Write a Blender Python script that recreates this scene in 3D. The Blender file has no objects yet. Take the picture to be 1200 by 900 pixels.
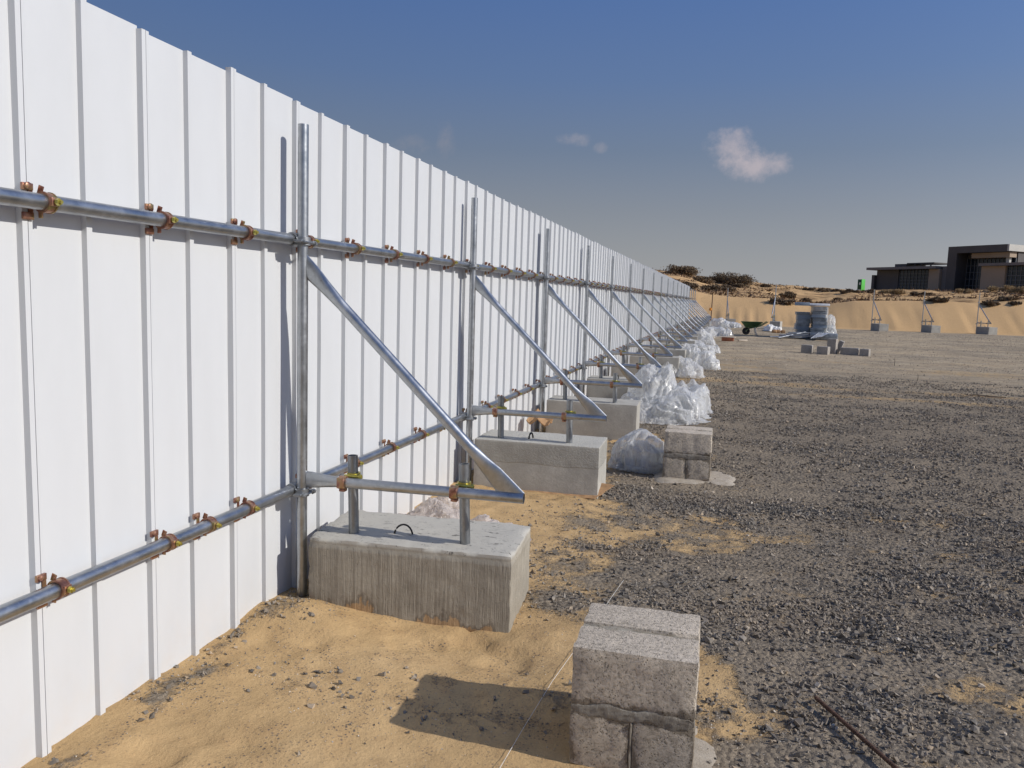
import bpy, bmesh, math, random
import numpy as np
from mathutils import Vector, Matrix, noise as mn

random.seed(7)
RNG = np.random.default_rng(11)
R = math.radians
sc = bpy.context.scene
COL = sc.collection

# ------------------------------------------------------------------ helpers
def tag(o, label=None, cat=None, group=None, kind=None):
    if label: o['label'] = label
    if cat: o['category'] = cat
    if group: o['group'] = group
    if kind: o['kind'] = kind
    return o

def empty(name, loc, rz=0.0):
    o = bpy.data.objects.new(name, None)
    o.empty_display_size = 0.1
    COL.objects.link(o); o.location = loc; o.rotation_euler = (0, 0, rz)
    return o

def mesh_obj(name, verts, faces, mat, parent=None, smooth=None, loc=None, rz=0.0):
    me = bpy.data.meshes.new(name)
    me.from_pydata([tuple(v) for v in verts], [], faces)
    me.materials.append(mat)
    if smooth is not None:
        me.shade_smooth()
        me.set_sharp_from_angle(angle=R(smooth))
    o = bpy.data.objects.new(name, me)
    COL.objects.link(o)
    if parent: o.parent = parent
    if loc is not None: o.location = loc
    if rz: o.rotation_euler = (0, 0, rz)
    return o

def np_mesh(name, co, tris, mat, attrs=None, smooth=False, quads=False):
    n = 4 if quads else 3
    me = bpy.data.meshes.new(name)
    me.vertices.add(len(co)); me.vertices.foreach_set('co', co.astype(np.float32).ravel())
    me.loops.add(len(tris) * n); me.loops.foreach_set('vertex_index', tris.astype(np.int32).ravel())
    me.polygons.add(len(tris)); me.polygons.foreach_set('loop_start', np.arange(0, len(tris) * n, n, dtype=np.int32))
    me.polygons.foreach_set('use_smooth', np.full(len(tris), smooth))
    for k, v in (attrs or {}).items():
        a = me.attributes.new(k, 'FLOAT', 'POINT'); a.data.foreach_set('value', v.astype(np.float32))
    me.update(calc_edges=True); me.validate()
    me.materials.append(mat)
    o = bpy.data.objects.new(name, me); COL.objects.link(o)
    return o

def copy_tree(o, parent=None):
    c = o.copy(); COL.objects.link(c)
    if parent: c.parent = parent
    for ch in o.children: copy_tree(ch, c)
    return c

class MB:
    def __init__(s): s.v = []; s.f = []
    def add(s, vs, fs):
        b = len(s.v); s.v += [tuple(q) for q in vs]; s.f += [tuple(i + b for i in f) for f in fs]
        return s
    def box(s, c, d, rot=None):
        hx, hy, hz = d[0] / 2, d[1] / 2, d[2] / 2
        vs = [Vector((x, y, z)) for x in (-hx, hx) for y in (-hy, hy) for z in (-hz, hz)]
        if rot is not None: vs = [rot @ q for q in vs]
        vs = [q + Vector(c) for q in vs]
        return s.add(vs, [(0, 1, 3, 2), (4, 6, 7, 5), (0, 4, 5, 1), (2, 3, 7, 6), (0, 2, 6, 4), (1, 5, 7, 3)])
    def rbox(s, c, d, b=0.006, rot=None):
        # box with chamfered edges
        bm = bmesh.new(); bmesh.ops.create_cube(bm, size=1)
        for q in bm.verts: q.co = Vector((q.co.x * d[0], q.co.y * d[1], q.co.z * d[2]))
        bmesh.ops.bevel(bm, geom=bm.edges[:], offset=b, segments=2, affect='EDGES', profile=0.5)
        bm.verts.index_update()
        vs = [(rot @ q.co if rot is not None else q.co) + Vector(c) for q in bm.verts]
        fs = [[q.index for q in f.verts] for f in bm.faces]; bm.free()
        return s.add(vs, fs)
    def sweep(s, pts, radii, n=14, up=None, caps=True):
        """pts: centres; radii: r or (a,b): a along 'up' direction, b across"""
        pts = [Vector(q) for q in pts]; rings = []
        for i, q in enumerate(pts):
            t = (pts[min(i + 1, len(pts) - 1)] - pts[max(i - 1, 0)]).normalized()
            w = Vector(up) if up is not None else (Vector((0, 0, 1)) if abs(t.z) < .9 else Vector((1, 0, 0)))
            a = (w - t * w.dot(t)).normalized(); b = t.cross(a)
            r = radii[i] if isinstance(radii, (list,)) else radii
            ra, rb = r if isinstance(r, tuple) else (r, r)
            rings.append([q + a * (ra * math.cos(2 * math.pi * k / n)) + b * (rb * math.sin(2 * math.pi * k / n)) for k in range(n)])
        vs = [x for r_ in rings for x in r_]; fs = []
        for i in range(len(pts) - 1):
            for k in range(n):
                k2 = (k + 1) % n
                fs.append((i * n + k, i * n + k2, (i + 1) * n + k2, (i + 1) * n + k))
        if caps:
            fs.append(tuple(range(n - 1, -1, -1))); fs.append(tuple((len(pts) - 1) * n + k for k in range(n)))
        return s.add(vs, fs)
    def pipe(s, p0, p1, r=.02415, n=18, wall=.004):
        """hollow tube with open, visible bore at both ends"""
        p0, p1 = Vector(p0), Vector(p1); t = (p1 - p0).normalized()
        w = Vector((0, 0, 1)) if abs(t.z) < .9 else Vector((1, 0, 0))
        a = (w - t * w.dot(t)).normalized(); b = t.cross(a)
        dep = min(.12, (p1 - p0).length * .4)
        prof = [(p0 + t * dep, r - wall), (p0, r - wall), (p0, r), (p1, r), (p1, r - wall), (p1 - t * dep, r - wall)]
        vs = []; fs = []
        for q, rr in prof:
            vs += [q + a * (rr * math.cos(2 * math.pi * k / n)) + b * (rr * math.sin(2 * math.pi * k / n)) for k in range(n)]
        for i in range(5):
            for k in range(n):
                k2 = (k + 1) % n
                fs.append((i * n + k, i * n + k2, (i + 1) * n + k2, (i + 1) * n + k))
        fs.append(tuple(range(n - 1, -1, -1))); fs.append(tuple(5 * n + k for k in range(n)))
        return s.add(vs, fs)
    def ring(s, c, axis, r0, r1, w, n=20, a0=0.0, a1=2 * math.pi):
        """band round a tube: inner r0, outer r1, width w along axis"""
        c = Vector(c); t = Vector(axis).normalized()
        ww = Vector((0, 0, 1)) if abs(t.z) < .9 else Vector((1, 0, 0))
        a = (ww - t * ww.dot(t)).normalized(); b = t.cross(a); vs = []; fs = []
        full = abs(a1 - a0 - 2 * math.pi) < 1e-4
        m = n if full else n + 1
        for k in range(m):
            th = a0 + (a1 - a0) * k / n; d = a * math.cos(th) + b * math.sin(th)
            for rr, ss in ((r0, -1), (r1, -1), (r1, 1), (r0, 1)): vs.append(c + d * rr + t * (ss * w / 2))
        for k in range(n):
            k2 = (k + 1) % m
            for j in range(4):
                j2 = (j + 1) % 4
                fs.append((k * 4 + j, k * 4 + j2, k2 * 4 + j2, k2 * 4 + j))
        if not full: fs += [(0, 3, 2, 1), tuple(n * 4 + j for j in range(4))]
        return s.add(vs, fs)
    def build(s, name, mat, parent=None, smooth=35, loc=None, rz=0.0):
        return mesh_obj(name, s.v, s.f, mat, parent, smooth, loc, rz)

def block_mesh(d, seed, amp=.004, rnd=.012, div=.035, big=.004, chip=0.0):
    """cast block on z=0: rounded edges, uneven faces, chipped arrises"""
    sx, sy, sz = d; nx, ny, nz = [max(3, int(q / div)) for q in d]
    idx = {}; vs = []; fs = []
    def vid(i, j, k):
        if (i, j, k) in idx: return idx[(i, j, k)]
        p = Vector((-sx / 2 + sx * i / nx, -sy / 2 + sy * j / ny, sz * k / nz))
        # pull rows towards the edges so that rounding is crisp
        inner = Vector((max(-sx / 2 + rnd, min(sx / 2 - rnd, p.x)), max(-sy / 2 + rnd, min(sy / 2 - rnd, p.y)), max(rnd, min(sz - rnd, p.z))))
        dd = p - inner
        q = inner + dd.normalized() * rnd if dd.length > 1e-6 else p
        s0 = Vector((seed * 7.3, seed * 3.1, seed * 1.7))
        nrm = Vector((q.x / sx, q.y / sy, (q.z - sz / 2) / sz))
        nrm = Vector([c if abs(c) > .44 else 0 for c in nrm])
        if nrm.length > 0: nrm.normalize()
        e = mn.fractal(q * 22 + s0, 1, 2, 3) * amp + mn.noise(q * 3.2 + s0) * big
        if chip and dd.length > 1e-6 and sum(1 for c in dd if abs(c) > 1e-6) >= 2:
            e -= max(0, mn.noise(q * 14 + s0 * 1.3)) * chip
        q = q + nrm * e
        idx[(i, j, k)] = len(vs); vs.append(q); return idx[(i, j, k)]
    # non-uniform spacing near the edges
    def quad(a, b, c, e): fs.append((a, b, c, e))
    for i in range(nx):
        for j in range(ny):
            quad(vid(i, j, 0), vid(i, j + 1, 0), vid(i + 1, j + 1, 0), vid(i + 1, j, 0))
            quad(vid(i, j, nz), vid(i + 1, j, nz), vid(i + 1, j + 1, nz), vid(i, j + 1, nz))
    for i in range(nx):
        for k in range(nz):
            quad(vid(i, 0, k), vid(i + 1, 0, k), vid(i + 1, 0, k + 1), vid(i, 0, k + 1))
            quad(vid(i, ny, k), vid(i, ny, k + 1), vid(i + 1, ny, k + 1), vid(i + 1, ny, k))
    for j in range(ny):
        for k in range(nz):
            quad(vid(0, j, k), vid(0, j, k + 1), vid(0, j + 1, k + 1), vid(0, j + 1, k))
            quad(vid(nx, j, k), vid(nx, j + 1, k), vid(nx, j + 1, k + 1), vid(nx, j, k + 1))
    return vs, fs

# numpy value noise ------------------------------------------------
def _h(i, j, seed):
    n = (i.astype(np.int64) * 374761393 + j.astype(np.int64) * 668265263 + seed * 974634777) & 0x7fffffff
    n = ((n ^ (n >> 13)) * 1274126177) & 0x7fffffff
    n = n ^ (n >> 16)
    return (n & 0xffff) / 65535.0
def vn(x, y, seed=0):
    x = np.asarray(x, float); y = np.asarray(y, float)
    i = np.floor(x); j = np.floor(y); fx = x - i; fy = y - j
    fx = fx * fx * fx * (fx * (fx * 6 - 15) + 10); fy = fy * fy * fy * (fy * (fy * 6 - 15) + 10)
    a, b, c, d = _h(i, j, seed), _h(i + 1, j, seed), _h(i, j + 1, seed), _h(i + 1, j + 1, seed)
    return (a + (b - a) * fx) * (1 - fy) + (c + (d - c) * fx) * fy
def fbm(x, y, seed=0, o=4):
    t = 0; a = .5; s = 0
    for k in range(o):
        t = t + a * vn(x * 2 ** k + 17.3 * k, y * 2 ** k - 9.1 * k, seed + k); s += a; a *= .5
    return t / s                      # 0..1
def sm(a, b, x):
    t = np.clip((np.asarray(x, float) - a) / (b - a), 0, 1); return t * t * (3 - 2 * t)

# ------------------------------------------------------------------ node helpers
class NT:
    def __init__(s, name):
        s.m = bpy.data.materials.new(name); s.m.use_nodes = True; s.t = s.m.node_tree
        s.b = s.t.nodes['Principled BSDF']; s.out = s.t.nodes['Material Output']
    def n(s, typ, **kw):
        nd = s.t.nodes.new(typ)
        for k, v in kw.items():
            if k.startswith('_'): setattr(nd, k[1:], v)
            else:
                key = k.replace('__', ' ')
                s.set(nd.inputs[key], v)
        return nd
    def set(s, inp, v):
        if isinstance(v, bpy.types.NodeSocket): s.t.links.new(v, inp)
        else:
            if isinstance(v, tuple) and len(v) == 3 and inp.type == 'RGBA': v = (*v, 1)
            inp.default_value = v
    def bs(s, **kw):
        for k, v in kw.items(): s.set(s.b.inputs[k.replace('__', ' ')], v)
    def coord(s, which='Object', scale=None):
        tc = s.n('ShaderNodeTexCoord').outputs[which]
        if scale is not None:
            mp = s.n('ShaderNodeMapping', Vector=tc); mp.inputs['Scale'].default_value = scale; return mp.outputs[0]
        return tc
    def noise(s, vec, scale, detail=4, rough=.55, dist=0.0):
        nd = s.n('ShaderNodeTexNoise', Vector=vec, Scale=scale, Detail=detail, Roughness=rough, Distortion=dist); return nd.outputs['Fac']
    def vor(s, vec, scale, feat='F1', out='Distance', rnd=1.0):
        nd = s.n('ShaderNodeTexVoronoi', _feature=feat, Vector=vec, Scale=scale, Randomness=rnd); return nd.outputs[out]
    def ramp(s, fac, stops, interp='LINEAR'):
        nd = s.n('ShaderNodeValToRGB', Fac=fac); cr = nd.color_ramp; cr.interpolation = interp
        while len(cr.elements) < len(stops): cr.elements.new(.5)
        for e, (p, c) in zip(cr.elements, stops):
            e.position = p; e.color = (c, c, c, 1) if not isinstance(c, tuple) else (*c, 1)
        return nd.outputs['Color']
    def mix(s, fac, a, b, typ='MIX'):
        nd = s.n('ShaderNodeMix', _data_type='RGBA', _blend_type=typ)
        s.set(nd.inputs[0], fac); s.set(nd.inputs[6], a); s.set(nd.inputs[7], b); return nd.outputs[2]
    def math(s, op, a, b=0.0, clamp=False):
        nd = s.n('ShaderNodeMath', _operation=op, _use_clamp=clamp); s.set(nd.inputs[0], a); s.set(nd.inputs[1], b); return nd.outputs[0]
    def maprange(s, v, a, b, c=0.0, d=1.0):
        nd = s.n('ShaderNodeMapRange', _interpolation_type='SMOOTHSTEP'); s.set(nd.inputs[0], v)
        for i, q in enumerate((a, b, c, d)): s.set(nd.inputs[i + 1], q)
        return nd.outputs[0]
    def sep(s, vec): return s.n('ShaderNodeSeparateXYZ', Vector=vec).outputs
    def attr(s, name): return s.n('ShaderNodeAttribute', _attribute_name=name).outputs['Fac']
    def bump(s, h, strength=.5, dist=.01, normal=None):
        nd = s.n('ShaderNodeBump', Height=h, Strength=strength, Distance=dist)
        if normal is not None: s.set(nd.inputs['Normal'], normal)
        return nd.outputs[0]
    def rand(s): return s.n('ShaderNodeObjectInfo').outputs['Random']

def simple(name, col, rough=.6, metal=0.0, var=.12, scale=30, bump=0.0, spec=.5):
    t = NT(name); c = t.coord()
    n = t.noise(c, scale, 5)
    lo = tuple(q * (1 - var) for q in col); hi = tuple(min(1, q * (1 + var)) for q in col)
    t.bs(Base__Color=t.ramp(n, [(.3, lo), (.7, hi)]), Roughness=rough, Metallic=metal)
    t.b.inputs['Specular IOR Level'].default_value = spec
    if bump: t.bs(Normal=t.bump(n, bump, .004))
    return t.m

def mat_paint():
    t = NT('white_paint'); c = t.coord()
    n = t.noise(t.coord(scale=(1, .7, .25)), 9, 6, .6)
    z = t.sep(c)[2]
    dust = t.math('MULTIPLY', t.maprange(z, .35, 0.0), t.ramp(t.noise(c, 14, 6), [(.35, 0.0), (.75, 1.0)]))
    base = t.mix(t.ramp(n, [(.3, 0.0), (.75, 1.0)]), (.60, .612, .62), (.57, .581, .588))
    smear = t.ramp(t.noise(t.coord(scale=(1, 1, .12)), 22, 5, .7), [(.62, 0.0), (.8, .35)])
    base = t.mix(smear, base, (.58, .575, .56))
    t.bs(Base__Color=t.mix(t.math('MULTIPLY', dust, .14), base, (.58, .46, .33)), Roughness=.36)
    bh = t.noise(t.coord(scale=(1, 1, .3)), 5, 2)
    t.bs(Normal=t.bump(bh, .10, .02))
    return t.m
def mat_galv(name='galvanised_steel', k=1.0, rough=.34):
    t = NT(name); c = t.coord(); r = t.rand()
    off = t.n('ShaderNodeVectorMath', _operation='ADD'); t.set(off.inputs[0], c)
    cb = t.n('ShaderNodeCombineXYZ', X=r, Y=t.math('MULTIPLY', r, 7.0), Z=t.math('MULTIPLY', r, 3.0)); t.set(off.inputs[1], cb.outputs[0])
    v = off.outputs[0]
    n = t.noise(v, 11, 6, .65); sp = t.vor(v, 55, 'F1', 'Color')
    spg = t.n('ShaderNodeRGBToBW', Color=sp).outputs[0]
    f = t.math('ADD', t.math('MULTIPLY', n, .8), t.math('MULTIPLY', spg, .25))
    col = t.ramp(f, [(.3, tuple(q * k for q in (.33, .345, .36))), (.6, tuple(q * k for q in (.43, .445, .46))), (.85, tuple(q * k for q in (.54, .555, .57)))])
    blot = t.ramp(t.noise(v, 5, 7, .7), [(.56, 0.0), (.72, 1.0)])
    t.bs(Base__Color=t.mix(t.math('MULTIPLY', blot, .25), col, (.27 * k, .25 * k, .225 * k)), Metallic=.96,
         Roughness=t.ramp(n, [(.3, rough - .07), (.8, rough + .16)]))
    t.bs(Normal=t.bump(t.noise(v, 60, 4), .06, .004))
    return t.m
def mat_zinc():
    t = NT('passivated_zinc'); c = t.coord(); r = t.rand()
    w = t.n('ShaderNodeTexNoise', _noise_dimensions='4D', Vector=c, Scale=32.0, Detail=3.0); t.set(w.inputs['W'], t.math('MULTIPLY', r, 20.0))
    col = t.ramp(w.outputs['Fac'], [(.28, (.15, .065, .05)), (.43, (.31, .15, .11)), (.55, (.42, .24, .15)), (.66, (.32, .27, .12)), (.78, (.33, .13, .12))])
    t.bs(Base__Color=col, Metallic=.75, Roughness=.38)
    return t.m
def mat_yellow_zinc():
    t = NT('yellow_zinc'); c = t.coord()
    t.bs(Base__Color=t.ramp(t.noise(c, 40, 3), [(.35, (.42, .34, .07)), (.6, (.55, .50, .14)), (.75, (.30, .40, .12))]), Metallic=.8, Roughness=.35)
    return t.m
def mat_concrete(name, base, warm, groove=False, twotone=False, stain=False):
    t = NT(name); c = t.coord(); r = t.rand(); x, y, z = t.sep(c)
    off = t.n('ShaderNodeVectorMath', _operation='ADD'); t.set(off.inputs[0], c)
    cb = t.n('ShaderNodeCombineXYZ', X=t.math('MULTIPLY', r, 9.0), Y=t.math('MULTIPLY', r, 5.0)); t.set(off.inputs[1], cb.outputs[0]); v = off.outputs[0]
    n1 = t.noise(v, 5, 6, .6); n2 = t.noise(v, 60, 5, .7); pit = t.vor(v, 70, 'F1'); pitn = t.noise(v, 9, 3)
    col = t.ramp(n1, [(.25, tuple(q * .78 for q in base)), (.5, base), (.75, warm)])
    col = t.mix(t.math('MULTIPLY', t.ramp(n2, [(.4, 0.0), (.75, 1.0)]), .35), col, tuple(q * .62 for q in base))
    # air holes
    hole = t.math('MULTIPLY', t.ramp(pit, [(.10, 1.0), (.16, 0.0)]), t.ramp(pitn, [(.5, 0.0), (.6, 1.0)]))
    col = t.mix(t.math('MULTIPLY', hole, .7), col, tuple(q * .35 for q in base))
    h = t.math('ADD', t.math('MULTIPLY', n2, .5), t.math('MULTIPLY', n1, .6)); h = t.math('SUBTRACT', h, hole)
    if groove:
        # board-marked vertical ridges
        g = t.noise(t.coord(scale=(38, 38, 1.1)), 1.0, 4, .75)
        g2 = t.noise(t.coord(scale=(9, 9, .3)), 1.0, 3, .6)
        side = t.maprange(z, .33, .30)
        gg = t.math('MULTIPLY', t.math('ADD', g, t.math('MULTIPLY', g2, .6)), side)
        h = t.math('ADD', h, t.math('MULTIPLY', gg, 2.2))
        col = t.mix(t.math('MULTIPLY', t.ramp(g, [(.52, 0.0), (.68, 1.0)]), t.math('MULTIPLY', side, .45)), col, tuple(q * .55 for q in base))
        # scraps of dried slurry and dark crumbs on the top
        col = t.mix(t.math('MULTIPLY', t.maprange(z, .33, .343), .7), col, (.50, .48, .425))
        crumb = t.math('MULTIPLY', t.ramp(t.noise(t.coord(scale=(1.0, 2.2, 1)), 19, 6, .72, .6), [(.595, 0.0), (.63, 1.0)]), t.maprange(z, .325, .34))
        col = t.mix(t.math('MULTIPLY', crumb, .8), col, (.09, .085, .075))
    if twotone:
        cut = t.math('ADD', z, t.math('MULTIPLY', t.noise(v, 3, 3), .05))
        up = t.maprange(cut, .258, .262)
        col = t.mix(t.math('MULTIPLY', up, .38), col, tuple(q * .62 for q in base))
        h = t.math('ADD', h, t.math('MULTIPLY', t.math('MULTIPLY', n2, up), 1.4))
        top = t.maprange(z, .385, .394)
        col = t.mix(t.math('MULTIPLY', top, .6), col, warm)
    if stain:
        lvl = t.math('ADD', t.math('MULTIPLY', t.noise(t.coord(scale=(1, 1, .5)), 4.5, 6, .65),   .50), -.245)
        damp = t.maprange(t.math('SUBTRACT', lvl, z), -.012, .008)
        dry = t.maprange(t.math('SUBTRACT', lvl, z), .012, .022)
        col = t.mix(t.math('MULTIPLY', damp, .55), col, (.13, .10, .07))
        col = t.mix(t.math('MULTIPLY', dry, .85), col, (.42, .275, .145))
    t.bs(Base__Color=col, Roughness=.9, Normal=t.bump(h, .7, .008))
    t.b.inputs['Specular IOR Level'].default_value = .25
    return t.m
def mat_cmu(name, base, damp_on=0):
    t = NT(name); c = t.coord(); x, y, z = t.sep(c); r = t.rand()
    n1 = t.noise(c, 6, 5, .6); gr = t.noise(c, 70, 5, .8); pit = t.vor(c, 125, 'F1'); p2 = t.noise(c, 50, 3, .6)
    col = t.ramp(n1, [(.3, tuple(q * .82 for q in base)), (.7, tuple(min(1, q * 1.12) for q in base))])
    col = t.mix(t.ramp(gr, [(.38, .75), (.54, 0.0)]), col, tuple(q * .42 for q in base))
    hole = t.math('MULTIPLY', t.ramp(pit, [(.14, 1.0), (.32, 0.0)]), t.ramp(p2, [(.47, 0.0), (.56, 1.0)]))
    col = t.mix(t.math('MULTIPLY', hole, .42), col, tuple(q * .30 for q in base))
    if damp_on:
        nz = t.noise(c, 11, 5, .7)
        e = t.math('SUBTRACT', .095, t.math('MULTIPLY', z, float(damp_on)))
        if damp_on > 0: e = t.math('MINIMUM', e, t.math('ADD', t.math('SUBTRACT', .10, t.math('ABSOLUTE', x)), .012))
        d = t.math('ADD', e, t.math('MULTIPLY', t.math('SUBTRACT', nz, .5), -.16))
        w1 = t.maprange(d, .034, .016)
        col = t.mix(t.math('MULTIPLY', w1, .72), col, (.16, .125, .085))
    h = t.math('SUBTRACT', t.math('MULTIPLY', gr, .8), t.math('MULTIPLY', hole, 1.2))
    t.bs(Base__Color=col, Roughness=.95, Normal=t.bump(h, 1.0, .016)); t.b.inputs['Specular IOR Level'].default_value = .2
    return t.m
def mat_mortar(name, dry, wet):
    t = NT(name); c = t.coord()
    n = t.noise(t.coord(scale=(1, 1, .5)), 16, 6, .65)
    t.bs(Base__Color=t.ramp(n, [(.35, wet), (.62, dry)]), Roughness=.85, Normal=t.bump(t.noise(t.coord(scale=(2, 2, .6)), 70, 6, .75), .9, .008))
    return t.m
def mat_film(name='clear_film', alpha=.42, tint=(.90, .895, .88)):
    t = NT(name); c = t.coord()
    n = t.noise(t.coord(scale=(1, 1, .45)), 11, 6, .6, 1.6); n5 = t.noise(t.coord(scale=(1, .5, 1)), 5, 3, .5, 2.2)
    rg = t.math('ABSOLUTE', t.math('SUBTRACT', n, .5)); rg2 = t.math('ABSOLUTE', t.math('SUBTRACT', n5, .5))
    h = t.math('ADD', t.math('MULTIPLY', rg, 1.2), t.math('MULTIPLY', rg2, 1.6))
    nb = t.bump(h, .8, .05)
    dif = t.n('ShaderNodeBsdfDiffuse', Color=tint, Normal=nb); tl = t.n('ShaderNodeBsdfTranslucent', Color=tint, Normal=nb)
    gl = t.n('ShaderNodeBsdfGlossy', Color=(.95, .95, .95), Roughness=.26, Normal=nb); tr = t.n('ShaderNodeBsdfTransparent', Color=(.96, .97, .97))
    a = t.n('ShaderNodeMixShader', Fac=.45); t.t.links.new(dif.outputs[0], a.inputs[1]); t.t.links.new(tl.outputs[0], a.inputs[2])
    fr = t.n('ShaderNodeLayerWeight', Blend=.35, Normal=nb)
    b = t.n('ShaderNodeMixShader', Fac=t.math('ADD', t.math('MULTIPLY', fr.outputs['Facing'], .28), .07)); t.t.links.new(a.outputs[0], b.inputs[1]); t.t.links.new(gl.outputs[0], b.inputs[2])
    al = t.math('ADD', t.ramp(n, [(.3, alpha - .18), (.7, alpha + .12)]), t.math('MULTIPLY', fr.outputs['Facing'], .35), clamp=True)
    d = t.n('ShaderNodeMixShader', Fac=al); t.t.links.new(tr.outputs[0], d.inputs[1]); t.t.links.new(b.outputs[0], d.inputs[2])
    t.t.links.new(d.outputs[0], t.out.inputs['Surface'])
    return t.m
def mat_ground():
    t = NT('sandy_gravel_ground'); c = t.coord()
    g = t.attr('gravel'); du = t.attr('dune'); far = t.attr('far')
    n1 = t.noise(c, 1.3, 6, .6); n2 = t.noise(c, 9, 6, .65); n3 = t.noise(c, 70, 4, .7); n4 = t.noise(c, 260, 3, .7)
    sand = t.ramp(n1, [(.3, (.43, .292, .147)), (.52, (.53, .36, .18)), (.75, (.60, .42, .222))])
    sand = t.mix(t.ramp(n2, [(.45, 0.0), (.75, .5)]), sand, (.34, .21, .105))
    sand = t.mix(t.ramp(n4, [(.55, 0.0), (.75, .35)]), sand, (.30, .18, .09))
    # small dark chips lying on the sand
    chip = t.math('MULTIPLY', t.ramp(t.vor(c, 70, 'F1'), [(.2, 1.0), (.36, 0.0)]), t.ramp(t.noise(c, 4.5, 7, .8), [(.48, 0.0), (.62, 1.0)]))
    sand = t.mix(t.math('MULTIPLY', chip, t.math('SUBTRACT', 1.0, du)), sand, (.10, .095, .09))
    # crushed stone bed
    vc = t.n('ShaderNodeRGBToBW', Color=t.vor(c, 42, 'F1', 'Color')).outputs[0]
    st = t.ramp(vc, [(.1, (.065, .058, .050)), (.45, (.135, .120, .10)), (.7, (.225, .195, .155)), (.95, (.38, .31, .23))])
    st = t.mix(t.ramp(n3, [(.4, 0.0), (.7, .6)]), st, (.29, .225, .155))
    st = t.mix(t.ramp(t.noise(t.coord(scale=(.8, 1.3, 1)), 1.9, 7, .7), [(.40, .15), (.62, .85)]), st, t.mix(n3, (.24, .195, .14), (.40, .32, .225)))
    st = t.mix(t.ramp(t.noise(c, 150, 4, .8), [(.42, 0.0), (.62, .5)]), st, (.12, .102, .082))
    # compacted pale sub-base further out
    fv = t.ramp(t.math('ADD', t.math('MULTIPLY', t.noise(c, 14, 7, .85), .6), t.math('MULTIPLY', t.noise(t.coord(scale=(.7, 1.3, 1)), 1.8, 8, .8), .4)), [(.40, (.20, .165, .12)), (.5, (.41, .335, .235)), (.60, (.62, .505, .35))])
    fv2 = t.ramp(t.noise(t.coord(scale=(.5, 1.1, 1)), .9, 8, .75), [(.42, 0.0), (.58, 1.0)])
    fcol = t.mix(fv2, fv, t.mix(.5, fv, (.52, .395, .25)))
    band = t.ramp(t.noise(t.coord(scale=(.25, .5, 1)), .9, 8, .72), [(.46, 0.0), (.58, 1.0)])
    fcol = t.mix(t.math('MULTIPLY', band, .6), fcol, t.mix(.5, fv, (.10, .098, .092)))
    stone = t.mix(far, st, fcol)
    edge = t.math('ADD', g, t.math('MULTIPLY', t.math('SUBTRACT', t.math('ADD', t.math('MULTIPLY', n2, .6), t.math('MULTIPLY', n3, .4)), .5), 2.0))
    gm = t.maprange(edge, .30, .70)
    col = t.mix(gm, sand, stone)
    # dunes: drier sand with dead scrub litter where nothing is dug
    dn = t.ramp(t.noise(t.coord(scale=(.35, .8, 1)), 1.1, 7, .7), [(.48, 0.0), (.62, 1.0)])
    dcol = t.mix(n2, (.54, .345, .165), (.66, .435, .225))
    dcol = t.mix(t.math('MULTIPLY', dn, t.attr('litter')), dcol, (.20, .125, .07))
    col = t.mix(du, col, dcol)
    h = t.math('ADD', t.math('MULTIPLY', n2, .9), t.math('MULTIPLY', n3, .35)); h = t.math('ADD', h, t.math('MULTIPLY', n4, .12))
    vh = t.math('MULTIPLY', t.math('SUBTRACT', 1.0, t.vor(c, 42, 'F1')), t.math('MULTIPLY', gm, .8))
    h = t.math('ADD', h, vh)
    t.bs(Base__Color=col, Roughness=.95, Normal=t.bump(h, .75, .02)); t.b.inputs['Specular IOR Level'].default_value = .0
    return t.m
def mat_stone():
    t = NT('crushed_stone'); s = t.attr('shade'); c = t.coord()
    col = t.ramp(s, [(0, (.048, .043, .038)), (.3, (.105, .095, .083)), (.55, (.18, .162, .138)), (.76, (.28, .25, .208)), (.9, (.42, .32, .21)), (1, (.62, .56, .47))])
    dust = t.math('ADD', t.ramp(t.noise(c, 45, 4), [(.45, 0.0), (.75, .4)]), t.ramp(t.noise(t.coord(scale=(.7, 1.3, 1)), 1.6, 5, .65), [(.42, 0.0), (.66, .55)]), clamp=True)
    t.bs(Base__Color=t.mix(dust, col, (.31, .245, .175)), Roughness=.85); t.b.inputs['Specular IOR Level'].default_value = .3
    return t.m

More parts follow.
